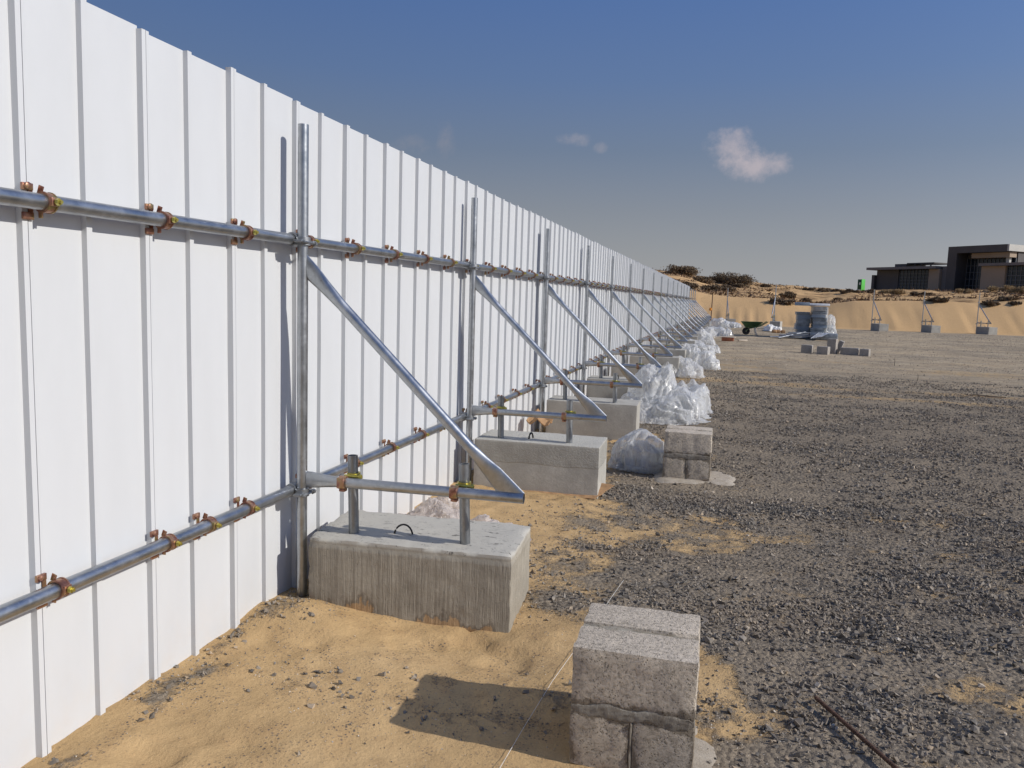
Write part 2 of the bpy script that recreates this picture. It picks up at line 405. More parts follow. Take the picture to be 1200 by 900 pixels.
M = dict(
    paint=mat_paint(), galv=mat_galv(), galv2=mat_galv('galvanised_stub', .72, .42), forged=mat_galv('forged_coupler_steel', .75, .5),
    zinc=mat_zinc(), yzinc=mat_yellow_zinc(),
    conc1=mat_concrete('board_marked_concrete', (.335, .30, .24), (.43, .39, .315), groove=True, stain=True),
    conc2=mat_concrete('two_pour_concrete', (.43, .41, .36), (.54, .52, .46), twotone=True),
    conc3=mat_concrete('grey_concrete', (.40, .38, .335), (.48, .46, .405)),
    cmu=mat_cmu('grey_block', (.54, .48, .405)), cmulow=mat_cmu('grey_block_lower', (.65, .56, .445), 1), cmutop=mat_cmu('grey_block_upper', (.70, .605, .485), -1), cmu2=mat_cmu('grey_block_plain', (.45, .41, .355)),
    mortar=mat_mortar('mortar', (.43, .385, .31), (.22, .185, .13)), wetm=mat_mortar('damp_mortar', (.32, .29, .24), (.17, .14, .105)),
    padm=mat_mortar('dry_mortar', (.47, .41, .325), (.36, .30, .225)),
    film=mat_film(), film2=mat_film('bagged_film', .40, (.78, .79, .80)), film3=mat_film('pinkish_film', .55, (.90, .80, .72)),
    rust=simple('rusty_steel', (.10, .055, .036), .85, .2, .5, 60, .4), blacksteel=simple('dark_steel', (.035, .033, .03), .6, .4),
    ground=mat_ground(), stone=mat_stone(),
    card=simple('cardboard', (.36, .21, .10), .85, 0, .25, 25), ply=simple('red_brown_plywood', (.30, .10, .045), .7, 0, .3, 25), plyedge=simple('pale_timber', (.62, .52, .40), .8),
    green=simple('green_tray', (.045, .10, .035), .5, 0, .35, 12), rubber=simple('tyre_rubber', (.02, .02, .02), .8), sack=simple('white_sack', (.72, .70, .66), .8, 0, .15, 9, .4),
    orange=simple('orange_plastic', (.75, .26, .02), .5), string=simple('nylon_line', (.72, .70, .64), .7),
    leaf=simple('dry_scrub_leaf', (.15, .105, .060), .9, 0, .5, 3), leaf2=simple('tan_grass', (.33, .235, .12), .9, 0, .35, 3), twig=simple('scrub_twig', (.09, .065, .045), .9),
    dark=simple('dark_cladding', (.080, .072, .068), .55, 0, .15, .5), beige=simple('beige_cladding', (.36, .275, .195), .8, 0, .08, .4), roofc=simple('roof_slab', (.20, .18, .165), .8, 0, .08, .4),
    fascia=simple('pale_sunlit_fascia', (.50, .48, .43), .7, 0, .06, .5), mull=simple('mullion', (.15, .155, .16), .5), 
    pack=simple('panel_edges', (.26, .285, .30), .45, .3, .4, 6), foam=simple('white_board', (.80, .80, .80), .6, 0, .04), blueside=simple('grey_film_wrap', (.24, .29, .34), .4),
    bgreen=simple('sign_sunlit_green', (.08, .42, .06), .5), bdark=simple('sign_dark_green', (.015, .075, .035), .5), bwhite=simple('sign_white', (.75, .78, .75), .6),
)
def mat_glass():
    t = NT('tinted_glazing'); c = t.coord()
    t.bs(Base__Color=t.ramp(t.noise(c, .35, 3), [(.3, (.010, .013, .018)), (.7, (.022, .030, .042))]), Roughness=.12); return t.m
M['glass'] = mat_glass()

# ------------------------------------------------------------------ camera (solved from the photograph)
F_PX, YAW, PIT, ROLL, CH = 914.18, .2644, .1107, .032, 1.4732
cy, sy = math.cos(YAW), math.sin(YAW)
FW = Vector((-sy * math.cos(PIT), cy * math.cos(PIT), -math.sin(PIT))); RT = Vector((cy, sy, 0)); UP = RT.cross(FW)
R2 = RT * math.cos(ROLL) + UP * math.sin(ROLL); U2 = -RT * math.sin(ROLL) + UP * math.cos(ROLL)
cam = bpy.data.cameras.new('camera'); co = bpy.data.objects.new('camera', cam); COL.objects.link(co)
cam.sensor_width = 36; cam.lens = F_PX / 1200 * 36; cam.clip_start = .05; cam.clip_end = 4000
mw = Matrix((R2, U2, -FW)).transposed().to_4x4(); mw.translation = Vector((0, 0, CH)); co.matrix_world = mw
sc.camera = co
def ray(px, py): return ((px - 600) / F_PX) * R2 - ((py - 450) / F_PX) * U2 + FW

# ------------------------------------------------------------------ terrain
def dune_z(x, y):
    s = x / np.maximum(y, 20)
    Hc = np.interp(s, [-.3, -.06, -.022, .052, .097, .144, .234, .278, .32, .5], [1.9, 2.2, 2.1, 1.85, 1.5, 1.95, 2.12, 1.95, 2.12, 2.0])
    Hs = np.interp(s, [-.5, -.066, -.024, .006, .046, .095, .142, .233, .318, .45, .8], [4.6, 4.5, 4.0, 3.9, 3.5, 3.15, 3.0, 3.2, 3.85, 4.1, 3.8])
    base = 49.6 + 1.3 * (vn(x * .09, y * 0, 3) - .5) * 2
    g0 = .3 * sm(15, 44, y) * sm(-1.9, 1.0, x)
    flute = ((vn(x * 1.3 + .25 * (y - 50), y * .05, 5) - .5) * .13 + (vn(x * 3.0, y * .08, 6) - .5) * .10) * sm(52.8, 50.2, y)
    t = (y - base + flute * 1.6) / (3.6 + .5 * vn(x * .2, y * 0, 9))
    tt = np.clip(t, 0, 1); slope = tt * (1.12 - .12 * tt)
    zc = g0 + (Hc + (vn(x * .35, y * 0, 12) - .5) * .12 - g0) * np.clip(slope, 0, 1)
    t2 = sm(53, 85, y)
    z = zc + (Hs - Hc) * t2 * (t > .9)
    z = z + sm(54, 60, y) * (1 - sm(78, 86, y) * .6) * ((fbm(x * .14, y * .14, 21) - .5) * 1.1 + (fbm(x * .5, y * .5, 22, 3) - .5) * .35)
    z = z - sm(86, 100, y) * .5 + sm(100, 145, y) * (4.1 - np.minimum(Hs, 4.1) + .4)
    return np.where(t > 0, z, g0)
def base_z(x, y):
    return dune_z(np.asarray(x, float), np.asarray(y, float))
FOOT = []   # dips round the footings, filled below
def ground_z(x, y):
    x = np.asarray(x, float); y = np.asarray(y, float)
    z = base_z(x, y) + .014 * sm(-1.5, -1.95, x)
    near = 1 - sm(18, 40, y)
    sandy = 1 - gravel_mask(x, y)
    z = z + near * ((fbm(x * 2.2, y * 2.2, 31, 3) - .5) * .030 + (fbm(x * 9, y * 9, 35, 4) - .5) * (.010 + .016 * sandy))
    # trampled hollows in the loose sand
    hol = fbm(x * 5.0, y * 5.0, 41, 3); z = z - near * sandy * .022 * sm(.62, .74, hol) * sm(.45, .6, fbm(x * 1.1, y * 1.1, 45, 2))
    # sand banked against the front of the first footing
    z = z + .055 * np.exp(-(((x + 1.75) / .32) ** 2 + ((y - 3.02) / .16) ** 2)) + .05 * np.exp(-(((x + 1.2) / .5) ** 2 + ((y - 5.3) / .3) ** 2))
    z = z - .038 * np.exp(-(((x + .95) / .38) ** 2 + ((y - 3.0) / .2) ** 2))
    return z
def gravel_mask(x, y):
    b = np.interp(y, [0, 2.3, 3.1, 3.6, 4.1, 4.8, 5.5, 6.0, 8.0, 10, 13, 20, 30, 46], [.24, .18, .12, -.36, -.52, -.50, -.42, -.66, -.85, -1.1, -1.25, -1.3, -1.4, -1.5])
    n = fbm(x * 1.6, y * 1.3, 51, 4) - .5
    n2 = fbm(x * .8, y * 2.2, 57, 4) - .5
    m = sm(-.40, .42, x - b + n * 2.3 + n2 * .5)
    # sand lenses in the gravel
    lens = sm(.56, .68, fbm(x * 1.0 + 3, y * 1.7, 61, 5)) * sm(9.0, 3.0, y)
    m = m * (1 - .55 * lens * sm(3.4, -.1, x - .1))
    st = sm(.46, .66, fbm(x * .35, y * 1.5, 65, 5)) * sm(11.5, 14, y) * (.45 + .55 * sm(28, 18, y)) * sm(48, 44, y)
    m = m * (1 - .5 * st)
    # loose patches on the sand beside the first footing and along the fence foot
    for (cx, cyy, rx, ry, a) in ((-.66, 3.62, .22, .20, 1.0), (-.45, 4.05, .35, .2, .8), (-1.85, 3.02, .16, .12, .5), (-.62, 4.5, .35, .18, .7), (-.45, 5.15, .3, .22, .75),
                                 (-.50, 5.75, .4, .22, .8), (-1.0, 2.72, .35, .08, .28), (-.55, 2.75, .16, .2, .45), (-.25, 3.35, .3, .25, .6), (-.75, 4.2, .3, .4, .62), (-.55, 3.95, .35, .35, .7), (-.25, 3.7, .3, .3, .8), (-.85, 5.0, .3, .25, .5), (-.3, 2.95, .12, .12, .5), (-1.45, 2.55, .4, .18, .22), (-.75, 2.5, .35, .12, .35), (.1, 2.75, .2, .3, .45)):
        m = np.maximum(m, a * np.exp(-((x - cx) / rx) ** 2 - ((y - cyy) / ry) ** 2) * (.5 + 1.1 * fbm(x * 5, y * 5, 71, 3)))
    m = np.maximum(m, .7 * sm(.13, .0, np.abs(x + 1.88)) * sm(.42, .7, fbm(x * 4, y * 2.5, 75, 3)) * sm(6, 4, y))
    # scuffed places where sand shows between the stones
    m = m * (1 - .38 * sm(.50, .75, fbm(x * 2.6, y * 3.4, 77, 4)) * sm(9, 5, y))
    return np.clip(m, 0, 1)
def gz(x, y): return float(ground_z(np.array([x]), np.array([y]))[0])

def axis(segs):
    out = [segs[0][0]]
    for a, b, st0, st1 in segs:
        n = max(1, int(round((b - a) / ((st0 + st1) / 2))))
        k = np.arange(1, n + 1) / n
        # step grows from st0 to st1
        w = st0 * k + (st1 - st0) * k * k / 2; w = w / w[-1]
        out += list(a + (b - a) * w)
    return np.array(out)
gx = axis([(-900, -120, 160, 40), (-120, -20, 25, 4), (-20, -4, 3, .5), (-4, -2.2, .3, .06), (-2.2, 1.6, .028, .028), (1.6, 5, .035, .12), (5, 24, .16, .2), (24, 45, .3, 1), (45, 150, 2, 10), (150, 1200, 30, 200)])
gy = axis([(-60, -4, 15, 2), (-4, 1.2, 1, .06), (1.2, 6.5, .026, .026), (6.5, 14, .03, .1), (14, 40, .14, .6), (40, 47, .5, .3), (47, 58, .17, .2), (58, 90, .3, .7), (90, 150, 1.2, 6), (150, 1500, 20, 200)])
X, Y = np.meshgrid(gx, gy); xf, yf = X.ravel(), Y.ravel()
zf = ground_z(xf, yf)
nx, ny = len(gx), len(gy); ii = np.arange(nx * ny).reshape(ny, nx)
quads = np.stack([ii[:-1, :-1], ii[:-1, 1:], ii[1:, 1:], ii[1:, :-1]], -1).reshape(-1, 4)
dune_a = np.clip(sm(46.2, 47.6, yf + .8 * (fbm(xf * .5, yf * .5, 81) - .5)), 0, 1)
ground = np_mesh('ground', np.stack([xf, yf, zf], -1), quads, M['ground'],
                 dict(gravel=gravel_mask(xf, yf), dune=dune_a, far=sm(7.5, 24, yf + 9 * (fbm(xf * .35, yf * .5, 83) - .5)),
                      litter=sm(53.5, 57, yf + 2 * (fbm(xf * .3, yf * .3, 85) - .5))), smooth=True, quads=True)
tag(ground, kind='structure')

# loose crushed stone -------------------------------------------------
def rock_cloud(name, x, y, size, shade, cube=True, sink=.25):
    n = len(x)
    if cube:
        bv = np.array([(a, b, c) for a in (-1, 1) for b in (-1, 1) for c in (-1, 1)], float) * .62
        bf = np.array([(0, 1, 3), (0, 3, 2), (4, 6, 7), (4, 7, 5), (0, 4, 5), (0, 5, 1), (2, 3, 7), (2, 7, 6), (0, 2, 6), (0, 6, 4), (1, 5, 7), (1, 7, 3)])
    else:
        bv = np.array([(1, 0, 0), (-1, 0, 0), (0, 1, 0), (0, -1, 0), (0, 0, 1), (0, 0, -1)], float) * .8
        bf = np.array([(0, 2, 4), (2, 1, 4), (1, 3, 4), (3, 0, 4), (2, 0, 5), (1, 2, 5), (3, 1, 5), (0, 3, 5)])
    v = bv[None] + RNG.normal(0, .28, (n, len(bv), 3))
    sc3 = np.stack([RNG.uniform(.75, 1.35, n), RNG.uniform(.55, 1.1, n), RNG.uniform(.4, 1.0, n)], -1)
    v = v * sc3[:, None] * size[:, None, None] * .5
    a = RNG.uniform(0, 2 * np.pi, n); b = RNG.normal(0, .6, n); c = RNG.normal(0, .6, n)
    def rot(v, i, j, t):
        o = v.copy(); ct, stt = np.cos(t)[:, None], np.sin(t)[:, None]
        o[..., i] = v[..., i] * ct - v[..., j] * stt; o[..., j] = v[..., i] * stt + v[..., j] * ct; return o
    v = rot(rot(rot(v, 1, 2, b), 0, 2, c), 0, 1, a)
    z = ground_z(x, y) + size * sink * RNG.uniform(.3, 1.2, n)
    v = v + np.stack([x, y, z], -1)[:, None]
    f = (bf[None] + (np.arange(n) * len(bv))[:, None, None]).reshape(-1, 3)
    o = np_mesh(name, v.reshape(-1, 3), f, M['stone'], dict(shade=np.repeat(shade, len(bv))))
    return o
def scatter(n, y0, y1, lo, hi, dens_pow=1.0, xl=-2.0):
    y = np.sqrt(RNG.uniform(y0 ** 2, y1 ** 2, n)); xr = y * .42 + 1.2
    x = RNG.uniform(0, 1, n) * (xr - xl) + xl
    m = gravel_mask(x, y)
    cl = sm(.3, .7, fbm(x * 1.7, y * 2.4, 91, 4))
    keep = RNG.uniform(0, 1, n) < np.clip(m ** 1.3 * (.17 + .80 * cl ** 1.2) + .006 * (cl > .5), 0, 1) ** dens_pow
    if y0 > 12: keep &= RNG.uniform(0, 1, n) < .5
    elif y0 > 6: keep &= RNG.uniform(0, 1, n) < sm(22, 9.5, y + 8 * (fbm(x * .35, y * .6, 97) - .5))
    x, y, m = x[keep], y[keep], m[keep]; k = len(x)
    s = lo + (hi - lo) * RNG.beta(.95, 4.6, k)
    sh = np.clip(.04 + RNG.beta(2.0, 2.5, k) + .12 * (fbm(x * .9, y * .9, 95, 3) - .5), 0, 1)
    return x, y, s, sh
x1, y1, s1, h1 = scatter(150000, 1.6, 6.2, .005, .046)
x2, y2, s2, h2 = scatter(150000, 6.2, 18, .012, .050)
x3, y3, s3, h3 = scatter(110000, 16, 45, .015, .060, 1.1, -1.2)
x4, y4, s4, h4 = scatter(260000, 1.6, 6.0, .004, .012, .45)
g3 = rock_cloud('gravel', x4, y4, s4, np.clip(h4 + .24, 0, 1), cube=False, sink=.1)
tag(g3, 'fine dusty stone chippings between the larger crushed stones', 'gravel', kind='stuff')
g1 = rock_cloud('gravel', np.concatenate([x1, x2]), np.concatenate([y1, y2]), np.concatenate([s1, s2]), np.concatenate([h1, h2]))
tag(g1, 'dark grey crushed stone strewn over the right side of the ground', 'gravel', kind='stuff')
g2 = rock_cloud('gravel', x3, y3, s3, np.clip(h3 + .20, 0, 1), cube=False, sink=.15)
tag(g2, 'finer pale gravel thinning out towards the sand bank', 'gravel', kind='stuff')

# ------------------------------------------------------------------ the white fence
XW = -1.985; RIB0 = 1.820; PITCH = .494; HT = 2.342; XR = -1.927; ZT, ZB = 1.7035, .538
FENCE_END = 43.4
fence = empty('sheet_metal_fence', (XW, RIB0, 0))
tag(fence, 'long white ribbed sheet metal fence with two horizontal galvanised rails', 'fence')
def make_panel(seed):
    r_ = random.Random(seed)
    d = .023
    prof = [(0, 0), (.0012, d), (.0180, d + .0012), (.0186, d - .009), (.0214, d - .009), (.022, d - .0005), (.036, d - .0005), (.041, 0), (.238, 0), (.2392, d * .85), (.262, d * .85), (.266, 0), (.4995, 0)]
    zs = [.0 + r_.uniform(-.008, .008), .6, 1.2, 1.8, HT + r_.uniform(-.005, .004)]
    vs = []; fs = []; n = len(prof)
    amp = [0, r_.uniform(-.0016, .0016), r_.uniform(-.0016, .0016), r_.uniform(-.0016, .0016), 0]
    th = .0022
    for side in (0, 1):
        for iz, z in enumerate(zs):
            for (yy, xx) in prof: vs.append((xx + amp[iz] - (th if side else 0), yy, z))
    m = len(zs); O = n * m
    for i in range(m - 1):
        for k in range(n - 1):
            a, b, c, e = i * n + k, i * n + k + 1, (i + 1) * n + k + 1, (i + 1) * n + k
            fs.append((a, b, c, e)); fs.append((O + a, O + e, O + c, O + b))
    for k in range(n - 1):
        fs.append((k, O + k, O + k + 1, k + 1)); t = (m - 1) * n; fs.append((t + k, t + k + 1, O + t + k + 1, O + t + k))
    for i in range(m - 1):
        fs.append((i * n, (i + 1) * n, O + (i + 1) * n, O + i * n)); e = n - 1
        fs.append((i * n + e, O + i * n + e, O + (i + 1) * n + e, (i + 1) * n + e))
    return vs, fs
variants = []
n_lo = -6; n_hi = int((FENCE_END - RIB0) / PITCH)
for i, k in enumerate(range(n_lo, n_hi)):
    if i < 12:
        vs, fs = make_panel(i); p_ = mesh_obj('panel', vs, fs, M['paint'], fence); variants.append(p_)
    else:
        p_ = variants[(i * 7) % 12].copy(); COL.objects.link(p_)
    p_.location = (random.uniform(-.001, .001), k * PITCH, random.uniform(-.004, .004)); p_.parent = fence
# rails in 6 m lengths with a visible joint
for z in (ZT, ZB):
    y = -1.2 + (.9 if z == ZB else 0)
    while y < FENCE_END:
        e = min(y + 6.0, FENCE_END + .2)
        MB().pipe((XR - XW, y - RIB0, z), (XR - XW, e - .004 - RIB0, z), n=20).build('rail', M['galv'], fence)
        y += 6.0
# board clamps: a bracket bolted through the lap rib and a strap round the rail
def clamp_mb():
    m = MB(); x0 = .0205; xr = XR - XW; yb = .012; yr = .046
    for z in (.042, -.041): m.rbox((x0 + .006, yb, z), (.010, .036, .021), .002)
    m.box((x0 + .004, yb + .012, 0), (.005, .014, .08))
    m.sweep([(x0 + .010, yb - .006, .044), (x0 + .020, yb - .006, .044), (x0 + .022, yb - .006, .044)], [.010, .010, .006], 8)
    m.box((x0 + .010, yr - .012, 0), (.016, .030, .022))
    m.ring((xr, yr, 0), (0, 1, 0), .0246, .0298, .030, 20)
    for q in (-.013, .013): m.ring((xr, yr + q, 0), (0, 1, 0), .029, .0315, .005, 20)
    m.rbox((xr - .010, yr - .008, .036), (.018, .004, .024), .0012, Matrix.Rotation(.35, 3, 'Y')); m.rbox((xr - .014, yr - .006, -.036), (.014, .005, .018), .0012)
    m.rbox((xr + .031, yr, .002), (.010, .028, .026), .002)
    return m
def bolt_mb():
    m = MB(); xr = XR - XW; yr = .046
    m.sweep([(xr + .034, yr, .002), (xr + .040, yr, .002), (xr + .0401, yr, .002), (xr + .050, yr, .002), (xr + .0501, yr, .002), (xr + .058, yr, .002)], [.0055, .0055, .0105, .0105, .0055, .0055], 6)
    return m
cproto = clamp_mb().build('clamp', M['zinc'], fence); bolt_mb().build('bolt', M['yzinc'], cproto)
first = True; far_m = MB(); cnt = 0
kk = list(range(-2, n_hi))
for k in kk:
    for z in (ZT, ZB):
        if k < -1: continue
        yo = k * PITCH + random.uniform(-.004, .004)
        if cnt < 96:
            c_ = cproto if first else copy_tree(cproto, fence)
            first = False; c_.location = (0, yo, z + random.uniform(-.002, .002)); c_.rotation_euler = (0, 0, 0); cnt += 1
        else:
            far_m.rbox((.026, yo + .02, z + .052), (.010, .046, .034), .002); far_m.rbox((.026, yo + .02, z - .052), (.010, .046, .034), .002)
            far_m.ring((XR - XW, yo + .062, z), (0, 1, 0), .0246, .0305, .034, 10)
xc = copy_tree(cproto, fence); xc.location = (-.003, PITCH + .236, ZB)   # one extra clamp on a middle rib of the lower rail
fc = far_m.build('far_clamps', simple('muted_zinc', (.20, .145, .115), .5, .5), fence); tag(fc, kind='stuff')  # far clamps in one mesh, duller brown than the near ones

# ------------------------------------------------------------------ brace frames and concrete footings
TIE_Z = .595
def make_frame(name='brace_frame'):
    """frame origin at the foot of the post, +x away from the fence"""
    t = empty(name, (0, 0, 0))
    MB().pipe((0, 0, .03), (-.004, .004, 2.215), n=22).build('post', M['galv'], t)
    r = .02415
    # tie tube: flattened, flared end welded to the post
    L0, L1 = .022, 1.065
    pts = [(L0, 0, TIE_Z), (L0 + .03, 0, TIE_Z), (L0 + .09, 0, TIE_Z), (L0 + .16, 0, TIE_Z), (L1, 0, TIE_Z)]
    m = MB(); m.sweep(pts, [(.039, .008), (.0385, .009), (.031, .017), (r, r), (r, r)], 20, up=(0, 0, 1), caps=False)
    # open far end
    m.ring((L1 - .004, 0, TIE_Z), (1, 0, 0), r - .004, r + .0002, .008, 20); m.sweep([(L1 - .05, 0, TIE_Z), (L1 - .049, 0, TIE_Z)], r - .003, 16)
    m.build('tie_tube', M['galv'], t)
    a = Vector((.018, 0, 1.585)); b = Vector((.965, 0, .655)); d = (b - a).normalized(); L = (b - a).length
    fr = [0, .05, .13, .24, L - .22, L - .13, L - .05, L]
    rad = [(.040, .006), (.039, .007), (.031, .017), (r, r), (r, r), (.031, .017), (.041, .007), (.046, .006)]
    m = MB().sweep([a + d * q for q in fr], rad, 20, up=(d.z * -1, 0, d.x))
    for i in range(20):
        q = Vector(m.v[i]); m.v[i] = tuple(q + d * ((.0185 - q.x) / d.x))
        q = Vector(m.v[-1 - i]); m.v[-1 - i] = tuple(q + d * ((TIE_Z + .0235 - q.z) / d.z))
    m.build('brace', M['galv'], t)
    # forged couplers post-to-rail with their wing bolts (rail side is -x)
    for z in (ZT, ZB):
        XP = -1.879; m = MB(); m.ring((0, 0, z - .005), (0, 0, 1), .0246, .033, .036, 18)
        m.ring((XR - XP, 0, z + .002), (0, 1, 0), .0246, .032, .042, 16)
        m.rbox((.006, -.046, z - .008), (.04, .04, .012), .003); m.rbox((.01, .045, z - .008), (.05, .03, .014), .003)
        cp = m.build('coupler', M['forged'], t)
        m = MB(); m.sweep([(.030, -.052, z - .01), (.030, .075, z - .014)], .0055, 8); m.sweep([(.030, .045, z - .012), (.030, .060, z - .013)], .013, 6)
        m.build('wing_bolt', M['forged'], cp)
    # copper coloured couplers where the tie meets the two stubs
    for x in (.235, .775):
        m = MB(); m.ring((x - .028, 0, TIE_Z), (1, 0, 0), .0246, .0315, .034, 18)
        m.rbox((x - .028, -.03, TIE_Z + .004), (.034, .014, .05), .003); m.rbox((x - .028, .0, TIE_Z - .035), (.03, .03, .012), .003)
        cp = m.build('coupler', M['zinc'], t)
        m = MB(); m.ring((x, .055, TIE_Z + .026), (0, 0, 1), .0246, .0315, .026, 18); m.sweep([(x - .03, .02, TIE_Z + .028), (x + .055, .025, TIE_Z + .026)], .007, 8)
        m.sweep([(x + .040, .024, TIE_Z + .026), (x + .052, .025, TIE_Z + .026)], .013, 6)
        m.build('bolt', M['yzinc'], cp)
    return t
FW_, FD_ = .97, .50
def make_footing(kind):
    h = {1: .352, 2: .400, 3: .405}[kind]; dig = .036 if kind == 1 else .0
    vs, fs = block_mesh((FW_, FD_, h + dig), kind * 3.3, amp=.004 if kind == 1 else .002, rnd=.008 if kind == 1 else .006, div=.024, big=.005 if kind == 1 else .003, chip=.022 if kind == 1 else .006)
    vs = [Vector(q) + Vector((.06 + FW_ / 2, .185, -dig)) for q in vs]
    f = mesh_obj('concrete_footing', vs, fs, M['conc%d' % kind], None, 60)
    lean = .006 if kind == 1 else .002
    for i, x in enumerate((.235, .775)):
        MB().pipe((x + lean * (1 if i else -1) * .5 + .008, .055, h - .03), (x - lean, .055, .725), n=18).build('stub_pipe', M['galv2'], f)
    # lifting loop of dark bar
    if kind == 1:
        pts = [(.47 + .042 * math.cos(a), .10 + .012 * math.cos(a), h - .01 + .058 * math.sin(a)) for a in np.linspace(math.pi, 0, 13)]
        MB().sweep(pts, .0045, 8).build('lifting_loop', M['blacksteel'], f)
    else:
        pts = [(.47 + .010 * math.cos(a), .11 + .032 * math.cos(a), h - .01 + .055 * math.sin(a)) for a in np.linspace(math.pi, 0, 11)]
        MB().sweep(pts, .007, 8).build('lifting_loop', M['blacksteel'], f)
    return f
ORD = ['first', 'second', 'third', 'fourth', 'fifth', 'sixth', 'seventh', 'eighth', 'ninth', 'tenth', 'eleventh', 'twelfth', 'thirteenth', 'fourteenth', 'fifteenth', 'sixteenth', 'seventeenth', 'eighteenth', 'nineteenth']
XP = -1.879; Y0P = 3.215; SP = 2.5
fproto = make_frame(); foots = {k: make_footing(k) for k in (1, 2, 3)}; used = set(); usedf = False
def place(x, y, rz, frz, kind, lab, flab, grp, fgrp, z=None, tint=0):
    global usedf
    z0 = gz(x + .5 * math.cos(rz), y + .5 * math.sin(rz)) if z is None else z
    fr = fproto if not usedf else copy_tree(fproto); usedf = True
    fr.location = (x, y, z0); fr.rotation_euler = (rr.uniform(-.004, .004), rr.uniform(-.003, .005), rz); tag(fr, lab, 'brace frame', grp)
    ft = foots[kind] if kind not in used else copy_tree(foots[kind]); used.add(kind)
    ft.location = (x, y, z0 - .008 - rr.uniform(0, .008)); ft.rotation_euler = (rr.uniform(-.006, .006), rr.uniform(-.006, .006), frz); tag(ft, flab, 'concrete block', fgrp)
    return fr, ft
rr = random.Random(3)
flabels = {0: 'board marked brown concrete block nearest the camera with a bent lifting loop on top',
           1: 'two toned grey concrete block beside the round bundle of plastic film',
           2: 'third concrete block from the near end of the fence with a smooth grey face'}
labels = {0: 'galvanised brace frame standing over the brown board marked concrete block',
          1: 'galvanised brace frame standing over the two toned grey concrete block'}
for k in range(19):
    y = Y0P + SP * k; past = y > FENCE_END - .6
    kind = 1 if k == 0 else (2 if k == 1 else 3)
    rz = R(3.0) if k == 0 else (R(1.0) if k == 1 else R(rr.uniform(-1.5, 1.5)))
    lab = labels.get(k, '%s galvanised brace frame counted from the near end of the white fence' % ORD[k])
    flab = flabels.get(k, '%s grey concrete block counted from the near end of the white fence' % ORD[k])
    if past:
        lab = 'small far galvanised brace frame standing past the last white fence panel'
        flab = 'small far concrete block standing past the last white fence panel'
    place(XP + (0 if k < 2 else rr.uniform(-.01, .012)), y, rz, rz + R(1.0 if k == 0 else .3), kind, lab, flab,
          'brace frames past the fence end' if past else 'brace frames along the fence', 'concrete blocks past the fence end' if past else 'concrete blocks along the fence',
          z={0: -.002, 1: -.004}.get(k, -.006 if k < 6 else None))
# frames already set out along the next side of the site
for (x, y, a, lab, flab) in (
    (.0, 48.4, -84, 'brace frame seen end on beside the heap of white film at the fence end', 'grey block under the end-on frame beside the white film at the fence end'),
    (2.35, 42.2, -100, 'leaning brace frame standing behind the wheelbarrow and left of the stacked panels', 'grey block behind the white sack left of the stacked panels'),
    (7.60, 46.0, -74, 'slim brace frame below the green sign and right of the stacked panels', 'grey block below the green sign on the far side of the gravel'),
    (10.25, 46.8, -72, 'slim brace frame standing below the beige end wall of the low wing', 'grey block standing below the beige end wall of the low wing'),
    (13.15, 47.7, -68, 'brace frame farthest to the right before the sand bank', 'grey block farthest to the right before the sand bank')):
    fr, ft = place(x, y, R(a), R(a), 3, lab, flab, 'frames before the sand bank', 'blocks before the sand bank')

